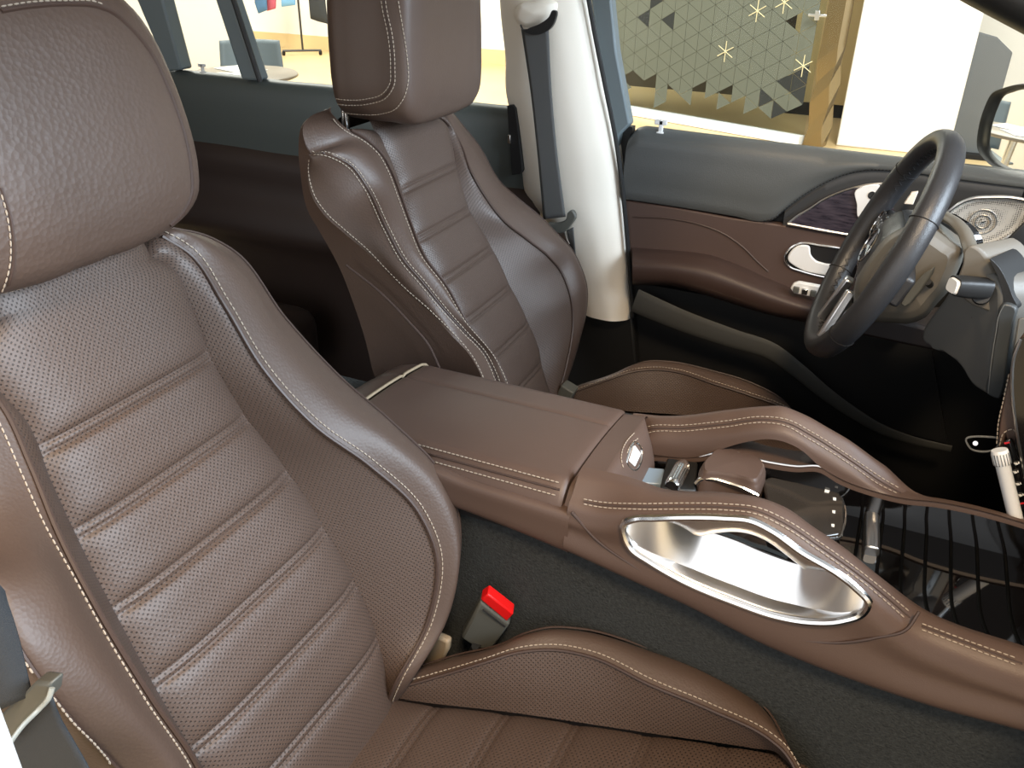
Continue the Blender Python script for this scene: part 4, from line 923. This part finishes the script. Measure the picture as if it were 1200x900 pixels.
# ================================================================== B PILLAR
bp = thing('pillar_trim', 'pale beige centre pillar trim between the front and rear door', 'pillar trim', (-.6, .74, .85))
yl_, yr_ = .745, .742
lft = UY([(568, -230), (575, -130), (583, -40), (587, 20), (592, 67), (593, 110), (596, 125), (604, 165), (611, 203), (617, 232), (640, 265), (660, 305), (680, 362)], [.68, .72]+[yl_]*11)
rgt = UY([(651, -230), (665, -130), (680, -40), (692, 20), (701, 67), (709, 110), (714, 130), (722, 170), (727, 203), (730, 235), (733, 270), (736, 310), (741, 372)], [.675, .715]+[yr_]*11)
a, b = crv(lft, 70), crv(rgt, 70); rows = [a+A([0, .03, 0]), a, .8*a+.2*b+A([0, -.028, 0]), .5*(a+b)+A([0, -.038, 0]), .25*a+.75*b+A([0, -.036, 0]), .04*a+.96*b+A([0, -.014, 0]), b+A([0, .03, 0])]
pil = G().grid(across(rows, 30).transpose(1, 0, 2)).build('trim_panel', m_bei, bp)
G().prism(UY([(672, 352), (741, 366), (748, 450), (690, 470), (620, 430)], .735), (0, .03, 0)).build('lower_trim', m_blk, bp, bevel=.006)
rc = [(594, 124), (600, 123), (604, 127), (608, 160), (612, 200), (609, 204), (600, 205)]
rco = G().prism(UY(rc, .716), (0, .02, 0)).build('adjuster_slot', m_gap, bp, bevel=.001)
G().box(Uy((597, 163), .714), (.003, .003, .009)).build('latch', m_chr, rco, bevel=.001)
cv_ = crv(UY([(602, 14), (606, 6), (620, 2), (640, 0), (650, 4), (649, 16), (640, 26), (625, 31), (610, 31), (603, 25)], .695), 50, closed=True)
c = cv_.mean(0); rr = []
for s, dy in ((.02, -.010), (.5, -.008), (.85, -.002), (1., .010), (1.02, .03)): r_ = c+(cv_-c)*A([s, 1, s]); r_[:, 1] = .695+dy; rr.append(r_)
G().grid(across(rr, 16), cv=True).build('belt_outlet_cover', m_bei, bp)
G().prism(UY([(653, -230), (678, -230), (712, -40), (722, 60), (738, 146), (726, 158), (722, 178), (708, 98), (698, 40), (688, -40)], .748), (0, .03, 0)).build('door_frame_cover', m_frame, fd, bevel=.004)
G().tube(crv(UY([(683, -40), (697, 40), (709, 100), (723, 172), (731, 236), (737, 305), (742, 372)], .728), 50), .0045, seg=8).build('door_seal', m_blk, fd)
# ---------------------------------------------------------------- driver belt
db = thing('driver_seat_belt', 'dark grey seat belt hanging down the pale centre pillar behind the driver seat', 'seat belt', (-.65, .68, 1.0))
w = [UY([(611, 34), (643, 34)], .672), UY([(621, 100), (646, 98)], .680), UY([(630, 180), (653, 178)], .682), UY([(637, 257), (663, 254)], .672)]
G().grid(across([crv(x, 8) for x in w], 40)).build('webbing', m_web, db, thick=.0014)
lpb = crv(UY([(609, 29), (612, 35), (622, 32), (634, 27), (643, 20), (648, 12), (651, 13), (650, 24), (644, 34), (636, 39), (618, 39), (611, 34)], .668), 60, closed=True)
G().prism(lpb, (0, .008, 0)).build('belt_loop', m_blk, db, bevel=.0015)
tg_ = UY([(641, 262), (650, 273), (656, 274), (669, 264), (674, 253), (670, 247), (665, 249), (663, 257), (652, 262)], .668)
tgo = G().prism(crv(tg_, 36, closed=True), (0, .012, 0)).build('belt_tongue', m_buck, db, bevel=.002)
G().prism(UY([(653, 274), (661, 270), (663, 278), (667, 286), (664, 288), (660, 279)], .672), (0, .003, 0)).build('tongue_plate', m_sat, tgo)
w = [UY([(664, 270), (672, 266)], .690), UY([(668, 290), (675, 300)], .705), UY([(672, 330), (680, 345)], .715)]
G().grid(across([crv(x, 6) for x in w], 16)).build('lap_webbing', m_web, db, thick=.0014)
# ================================================================== REAR DOOR AND BENCH
rd_ = thing('rear_door', 'dark rear door inside with window sill and split side glass, beyond the front seats', 'car door', (-1.3, .76, .60))
rt = fx(list(UY([(60, 70), (160, 79), (197, 83), (283, 92), (305, 95), (380, 102), (590, 127)], .745))+[A([-.60, 0, 1.275])])
xd = np.linspace(-2.3, -.66, 60); rows = []
for x in xd:
    t = rt([x])[0]; rows.append(crv([(x, .80, t-.004), (x, .765, t+.001), (x, .748, t-.004), (x, .738, t-.03), (x, .734, t-.09), (x, .742, t-.16)], 18))
m_rd = plain('dark_grey_leather', lin(80, 86, 84), .42, bump=.1, bscale=500.)
G().grid(rows).build('upper_pad', m_rd, rd_)
rows = []
for x in xd:
    t = rt([x])[0]; rows.append(crv([(x, .742, t-.16), (x, .732, t-.17), (x, .725, t-.26), (x, .70, t-.31), (x, .69, t-.35), (x, .72, t-.40), (x, .735, t-.46), (x, .735, .55)], 26))
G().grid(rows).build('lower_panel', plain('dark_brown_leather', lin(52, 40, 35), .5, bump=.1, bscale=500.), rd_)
G().prism(UY([(100, -220), (135, -220), (190, 0), (212, 82), (196, 84), (160, 0)], .735), (0, .04, 0)).build('window_post', m_frame, rd_, bevel=.005)
p2 = UY([(182, -220), (208, -220), (271, 0), (303, 95), (283, 94), (252, 0)], .735)
G().prism(p2, (0, .04, 0)).build('window_post', m_frame, rd_, bevel=.006)
G().tube(UY([(210, -220), (274, 0), (305, 96)], .738), .006, seg=8).build('window_seal', m_blk, rd_)
G().prism([(-2.3, .775, 1.27), (-.64, .775, 1.27), (-.72, .775, 1.66), (-2.2, .775, 1.66)], (0, .004, 0)).build('window_glass', m_gls, rd_)
bs = thing('rear_bench', 'dark brown rear bench seat in the shade behind the front seats', 'car seat', (-1.6, 0, .5))
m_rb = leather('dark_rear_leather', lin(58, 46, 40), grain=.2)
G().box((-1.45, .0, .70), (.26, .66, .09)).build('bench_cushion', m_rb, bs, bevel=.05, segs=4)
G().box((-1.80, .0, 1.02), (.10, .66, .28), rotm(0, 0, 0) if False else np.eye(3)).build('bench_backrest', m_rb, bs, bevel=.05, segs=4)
G().box((-1.45, .0, .55), (.22, .62, .06)).build('bench_base', m_blk, bs, bevel=.01)
# ================================================================== CAR BODY SHELL
m_head = plain('headliner', lin(196, 190, 180), .9)
rf = []
for x in np.linspace(-2.7, -.12, 30):
    dz = -.05*((x+1.3)/1.4)**2; rf.append([(x, y, 1.80+dz-.05*(y/.6)**4) for y in np.linspace(-.62, .62, 24)])
struct(G().grid(rf).build('ceiling_1', m_head, None, thick=.04, toff=1))
def pil_(nm, P, r, m): struct(G().tube(crv(P, 40), r, seg=14, ry=r*.8).build(nm, m, None))
pil_('trim_3', [(-2.6, .64, 1.70), (-1.3, .65, 1.735), (-.3, .62, 1.70), (.05, .63, 1.548), (.35, .68, 1.415), (.9, .76, 1.16)], .052, m_blk)
struct(G().box((-2.4, 0, 1.15), (.05, .74, .55)).build('wall_rear', m_blk, None))
# outside mirror
MC = Uy((1205, 155), .97); mn = A([-.90, -.43, .06]); mn /= np.linalg.norm(mn)
def UPl(q, O, n): r = ray(*q); return CAM+r*((O-CAM) @ n)/(r @ n)
om = thing('door_mirror', 'black outside mirror beyond the driver window, showing the showroom', 'car mirror', MC+A([.08, .0, -.12]))
mo = [(1149, 172), (1151, 150), (1158, 126), (1166, 110), (1180, 103), (1230, 100), (1275, 108), (1290, 150), (1280, 195), (1240, 212), (1205, 208), (1180, 202), (1160, 190)]
o = crv([UPl(q, MC, mn) for q in mo], 80, closed=True); c = o.mean(0); rr = []
for s, h in ((.90, -.004), (.925, .006), (.97, .010), (1.0, .004), (1.03, -.02), (1.0, -.06), (.8, -.10), (.4, -.12), (.02, -.125)): rr.append(c+(o-c)*s+mn*h)
G().grid(across(rr, 40), cv=True).build('mirror_housing', m_blk, om)
G().prism(c+(o-c)*.915-mn*.003, -mn*.004).build('mirror_glass', m_mir, om, smooth=False)
G().tube([c-mn*.06+A([0, -.02, -.06]), c-mn*.05+A([.02, -.09, -.10]), A([.22, .83, 1.20])], .022, seg=10, ry=.016).build('mirror_arm', m_blk, om)
# ================================================================== SHOWROOM
def tiles():
    m, nt, b = newmat('showroom_floor'); L = nt.links.new
    tc = N(nt, 'ShaderNodeTexCoord'); no = N(nt, 'ShaderNodeTexNoise'); no.inputs['Scale'].default_value = 1.5; no.inputs['Detail'].default_value = 5
    L(tc.outputs['Object'], no.inputs['Vector']); mx = N(nt, 'ShaderNodeMix', data_type='RGBA'); L(no.outputs['Fac'], mx.inputs[0])
    mx.inputs[6].default_value = lin(200, 168, 118); mx.inputs[7].default_value = lin(224, 198, 150); L(mx.outputs[2], b.inputs['Base Color'])
    b.inputs['Roughness'].default_value = .35; return m
m_fl = tiles()
m_wall = plain('white_wall', lin(246, 243, 236), .7)
struct(G().box((-3, 3.0, -.02), (13, 13, .02)).build('floor_2', m_fl, None))
YW = 9.7
struct(G().box((-4.5, YW+.1, 1.7), (10, .1, 1.7)).build('wall_left', m_wall, None))
struct(G().box((-4.5, YW-.012, .09), (10, .012, .09)).build('baseboard_left', plain('skirting_wood', lin(226, 200, 150), .5), None))
xw = Uy((272, 30), 5.2)[0]
pw = G().box(((xw-9)/2, 5.3, 1.3), ((xw+9)/2, .08, 1.3)); tag(pw.build('glare_wall', m_wall, None, bevel=.01), 'added plain white wall standing in for the overexposed area seen through the rear door window', 'partition')  # added white wall, stands in for the overexposed bright area there
# glass partition with frosted triangles
P0, P1 = A([-3.5, 7.71, 0]), A([-.79, 6.785, 0]); dv = P1-P0; Lg = np.linalg.norm(dv); dv /= Lg; nv_ = A([dv[1], -dv[0], 0])
if nv_[1] > 0: nv_ = -nv_
gp = thing('glass_partition', 'tall glass partition with grey frosted triangle pattern across the showroom', 'glass partition', (P0+P1)/2)
G().prism([P0+A([0, 0, .07]), P1+A([0, 0, .07]), P1+A([0, 0, 2.6]), P0+A([0, 0, 2.6])], -nv_*.012).build('glass_pane', m_gls, gp)
tri = G(); trc = G(); s = .155; hgt = s*math.sqrt(3)/2; R_ = random.Random(5); m_film = plain('frosted_film', lin(96, 99, 90), .8, spec=.1); m_film2 = plain('dark_film', lin(50, 52, 52), .8, spec=.1)
m_line = plain('gold_line', lin(222, 210, 170), .35)
# columns of triangles standing on their sides (edges vertical)
for i in range(int(Lg/hgt)+1):
    for j in range(int(2.5/s)*2+2):
        x0, x1 = i*hgt, (i+1)*hgt; y0 = .09+(j//2)*s-(s/2 if i % 2 else 0)
        if j % 2 == 0: T = [(x0, y0), (x0, y0+s), (x1, y0+s/2)]
        else: T = [(x1, y0+s/2), (x1, y0+3*s/2), (x0, y0+s)]
        if min(p[1] for p in T) < .075 or x1 > Lg: continue
        zc = sum(p[1] for p in T)/3; r = R_.random()
        if zc < .22 and r < .72: continue
        if zc < .36 and r < .3: continue
        if r > .985: continue
        cx, cy = sum(p[0] for p in T)/3, zc; k = .968
        V = [P0+dv*(cx+(a-cx)*k)+A([0, 0, cy+(b-cy)*k])+nv_*.004 for a, b in T]
        (trc if R_.random() < (.30 if cx > Lg-.6 and zc < .8 else .02) else tri).prism(V, nv_*.0015)
tri.build('frosted_triangles', m_film, gp, smooth=False); trc.build('dark_triangles', m_film2, gp, smooth=False)
ln = G()
for (cx, cy) in ((Lg-.35, 1.08), (Lg-.62, 1.19), (Lg-.10, .62), (Lg-.58, 1.0), (Lg-.83, .66)):
    for k in range(3):
        t = math.radians(90+60*k); d = dv*math.cos(t)+A([0, 0, math.sin(t)]); c = P0+dv*cx+A([0, 0, cy])+nv_*.007
        ln.tube([c-d*.085, c+d*.085], .0035, seg=4)
ln.build('etched_star', m_line, gp)
G().box((P0+P1)/2+A([0, 0, .04])+nv_*.02, (Lg/2, .05, .035), A([dv, nv_, [0, 0, 1]])).build('base_rail', m_white, gp)
struct(G().box((-2.2, 9.0, 1.3), (1.6, .05, 1.3)).build('wall_back', plain('dark_back_wall', lin(70, 62, 50), .6), None))
# bronze faceted post, cabinet, white column, grey panel
bpst = G(); q0 = P1+A([.02, -.02, 0]); 
def prec(z, w): return [q0+A([0, 0, z]), q0+A([w, -.03, z]), q0+A([w+.05, .10, z]), q0+A([.06, .18, z])]
m_bro = plain('bronze_glass', lin(136, 118, 84), .2, metal=.7)
lv_ = [0, .16, .34, .5, .66, .8, 2.6]; po = []
for i, z in enumerate(lv_): po.append([p+A([(.012 if (i+k) % 2 else -.012)*(z < .75), 0, 0]) for k, p in enumerate(prec(z, .13))])
bpst.grid(po, cv=True); tag(bpst.build('faceted_post', m_bro, None, smooth=False), 'bronze faceted glass post at the edge of the triangle patterned partition', 'post')
fc = Uy((958, 18), 6.76); ft_ = thing('handle_highlight', 'small bright metal cross standing in for a handle highlight at the bronze post', 'fitting', fc)
G().box(fc, (.07, .012, .010)).box(fc, (.018, .02, .035)).build('highlight_body', m_sat, ft_, bevel=.003)  # metal cross modelled in the shape of a highlight on a handle
cb = thing('cabinet', 'beige cabinet on a dark plinth behind the bronze post', 'cabinet', (-.55, 8.4, 0))
G().box((-.75, 8.4, .62), (.42, .25, .50)).build('cabinet_body', plain('cabinet_beige', lin(214, 190, 140), .5), cb, bevel=.006)
G().box((-.75, 8.4, .06), (.41, .24, .06)).build('plinth', m_gap, cb)
G().box((-.75, 8.4, 1.14), (.44, .27, .02)).build('cabinet_top', plain('cabinet_top_beige', lin(236, 216, 170), .4), cb, bevel=.004)
co = G().box((-.095, 7.15, 1.5), (.43, .25, 1.5)); tag(co.build('column', m_wall, None, bevel=.01), 'thick white column outside the driver window', 'column')
gq = UY([(1143, 40), (1165, 52), (1190, 72), (1188, 120), (1168, 215), (1060, 215)], 7.0)
gq = A([[p[0], 6.98, max(p[2], 0.)] for p in gq]); 
dpn = thing('display_panel', 'dark grey display panel standing beside the white column', 'display panel', (.5, 7., 0))
G().prism([(.335, 6.98, 0), (.335, 6.98, .93), (.47, 6.98, .90), (.60, 6.98, .80), (.60, 6.98, 0)], (0, .06, 0)).build('panel_board', plain('panel_grey', lin(96, 98, 100), .6), dpn, bevel=.005)
G().box((.47, 7.06, .02), (.16, .16, .02)).build('panel_foot', m_gap, dpn, bevel=.004)
# round table with papers
TC = A([-3.93, 3.62, 0]); tb = thing('round_table', 'round brown topped table behind the rear window with papers on it', 'table', TC)
m_tab = plain('table_top_brown', lin(128, 116, 100), .4)
G().lathe([(0, .715), (.33, .715), (.345, .722), (.345, .735), (.335, .742), (0, .742)], TC, (0, 0, 1), 48).build('table_top', m_tab, tb)
G().lathe([(0, .03), (.026, .03), (.026, .715), (.0, .715)], TC, (0, 0, 1), 20).build('pedestal', m_chr, tb)
G().lathe([(0, 0), (.22, 0), (.22, .012), (.03, .03), (0, .03)], TC, (0, 0, 1), 36).build('table_base', m_chr, tb)
def paper(x, y, a, lab):
    r = rotm(a, 0, 0); c = TC+A([x, y, .745]); o = G().box(c, (.15, .105, .0015), A([[math.cos(a), math.sin(a), 0], [-math.sin(a), math.cos(a), 0], [0, 0, 1]])).build('paper_sheet', m_white, None)
    tag(o, lab, 'paper', 'papers on the round table')
paper(.05, -.12, .5, 'white paper sheet near the front edge of the round table'); paper(-.10, .10, -.3, 'white paper sheet at the far side of the round table')
m_ch = plain('chair_shell', lin(112, 122, 126), .5); m_chd = plain('dark_chair', lin(52, 60, 66), .5)
def chair(c, ang, lab, m):
    c = A(c, float); t = thing('shell_chair', lab, 'chair', c, 'shell chairs at the round table'); ca, sa = math.cos(ang), math.sin(ang)
    def X(x, y, z): return c+A([ca*x-sa*y, sa*x+ca*y, z])
    back = [[X(-.20-.03*abs(u)**2*-1-.06*(v)+.05*abs(u)**2, u*(.23-.02*v), .50+.34*v) for u in np.linspace(-1, 1, 14)] for v in np.linspace(0, 1, 12)]
    G().grid(back).build('backrest', m, t, thick=.012)
    seat = [[X(-.22+.44*v, u*.225, .455+.02*abs(u)**2-.01*math.sin(math.pi*v)) for u in np.linspace(-1, 1, 14)] for v in np.linspace(0, 1, 12)]
    G().grid(seat).build('seat', m, t, thick=.014)
    G().grid([[X(-.22+.0*v-.004*v, u*.21, .452+.06*v) for u in np.linspace(-1, 1, 8)] for v in np.linspace(0, 1, 4)]).build('back_joint', m, t, thick=.012)
    for a in (-1, 1):
        for b in (-1, 1): G().tube([X(a*.15, b*.15, .45), X(a*.21, b*.21, 0)], .011, seg=8).build('leg', m_chr, t)
chair((-4.32, 4.15, 0), math.radians(-55), 'pale grey shell chair at the far side of the round table', m_ch)
chair((-3.25, 4.35, 0), math.radians(-130), 'dark shell chair right of the round table, hidden by the driver headrest', m_chd)
chair((-4.7, 3.3, 0), math.radians(20), 'dark shell chair left of the round table, hidden by the rear window post', m_chd)
# clothes rack
rk = thing('clothes_rack', 'wheeled clothes rack with thin pole against the white wall', 'clothes rack', (-8.2, 9.3, 0))
b0_ = Uz((355, 60), .05); rx, ry_ = b0_[0], b0_[1]
m_rk = plain('rack_black', lin(40, 38, 36), .4)
ul = Uy((290, -60), ry_)[0]
for x in (rx, rx-1.5):
    G().tube([(x, ry_, .06), (x, ry_, 1.62)], .014, seg=8).build('upright', m_rk, rk)
    G().tube([(x-.2, ry_-.18, .06), (x+.2, ry_+.14, .06)], .014, seg=8).build('foot', m_rk, rk)
    for d in (-1, 1): G().lathe([(0, -.012), (.03, -.012), (.03, .012), (0, .012)], A([x+d*.19, ry_+(-.17 if d < 0 else .13), .03]), (1, .2, 0), 14).build('castor', m_gap, rk)
G().tube([(rx-1.75, ry_, 1.62), (rx+.45, ry_, 1.62)], .012, seg=8).build('rail', m_rk, rk)
def garment(qs, y, m, lab):
    top = max(Uy(q, y)[2] for q in qs); P = UY(qs, y); P[:, 2] = np.minimum(P[:, 2], 1.52); c = P.mean(0)
    t = thing('garment', lab, 'garment', (c[0], y, P[:, 2].min()), 'garments on the clothes rack')
    n = np.concatenate([np.linspace(P[i], P[(i+1) % len(P)], 8, endpoint=False) for i in range(len(P))]); rr = []
    for s, h in ((.02, -.03), (.7, -.028), (.95, -.015), (1., 0), (.95, .015), (.7, .028), (.02, .03)): r_ = c+(n-c)*s; r_[:, 1] = y+h; rr.append(r_)
    G().grid(rr, cv=True).build('cloth', m, t)
    G().tube([(c[0]-.12, y, P[:, 2].max()-.01), (c[0], y, P[:, 2].max()+.03), (c[0]+.12, y, P[:, 2].max()-.01)], .006, seg=6).build('hanger', m_rk, t)
    G().tube([(c[0], y, P[:, 2].max()+.03), (c[0], y, 1.62)], .004, seg=6).build('hook', m_rk, t)
gy = ry_
garment([(362, -40), (378, -40), (381, 0), (384, 28), (372, 25), (364, 22), (362, 0)], gy, plain('cloth_black', lin(44, 46, 48), .9), 'black garment hanging at the right end of the rack')
garment([(298, -40), (310, -40), (313, 12), (303, 16), (299, 4)], gy, plain('cloth_blue', lin(74, 110, 146), .9), 'dull blue garment hanging at the left of the rack')
garment([(309, -40), (324, -40), (323, 10), (313, 13), (310, 4)], gy+.10, plain('cloth_rose', lin(176, 84, 100), .9), 'rose and dark garment between the two blue ones on the rack')
garment([(329, -40), (344, -40), (346, 6), (330, 8)], gy, plain('cloth_sky', lin(118, 170, 214), .9), 'light blue garment hanging left of the rack pole')
# ================================================================== LIGHT AND CAMERA
sc_ = bpy.context.scene
w = bpy.data.worlds.new('World'); sc_.world = w; w.use_nodes = True
bg = w.node_tree.nodes['Background']; bg.inputs[0].default_value = (.93, .97, 1., 1); bg.inputs[1].default_value = .45
def area(nm, loc, tgt, sx, sy, pw, col):
    l = bpy.data.lights.new(nm, 'AREA'); l.shape = 'RECTANGLE'; l.size = sx; l.size_y = sy; l.energy = pw; l.color = col
    o = bpy.data.objects.new(nm, l); COL.objects.link(o); o.location = loc
    from mathutils import Vector
    o.rotation_euler = (Vector(tgt)-Vector(loc)).to_track_quat('-Z', 'Y').to_euler(); return o
area('showroom_window', (2.8, -.2, 2.7), (-.4, .1, 1.1), 2.2, 1.6, 290, (.74, .87, 1.))
area('showroom_facade', (-.2, -4.6, 2.1), (-.2, 0, 2.1), 9.0, 4.1, 145, (.95, .97, 1.))
area('showroom_spot', (.6, -1.6, 3.6), (-.3, -.35, .8), .6, .6, 100, (1., .76, .50))
area('ceiling_lamp', (-6, 5.5, 4.5), (-6, 6.5, 0), 5., 4., 900, (1., .95, .86))
area('column_fill', (.5, 4.2, 3.6), (.5, 7.5, .9), 1.4, 1.2, 230, (1., .97, .92))  # added light, unseen, only to brighten the white column
cam = bpy.data.cameras.new('Camera'); cam.sensor_width = 36.; cam.lens = 36*FOC/1200.; cam.clip_start = .01
co_ = bpy.data.objects.new('Camera', cam); COL.objects.link(co_)
from mathutils import Matrix
Mx = Matrix(((CM[0][0], CM[1][0], -CM[2][0], CAM[0]), (CM[0][1], CM[1][1], -CM[2][1], CAM[1]), (CM[0][2], CM[1][2], -CM[2][2], CAM[2]), (0, 0, 0, 1)))
co_.matrix_world = Mx; sc_.camera = co_
vs = sc_.view_settings; vs.view_transform = 'Standard'; vs.look = 'None'; vs.exposure = 0.0; vs.gamma = 1.; vs.use_curve_mapping = False
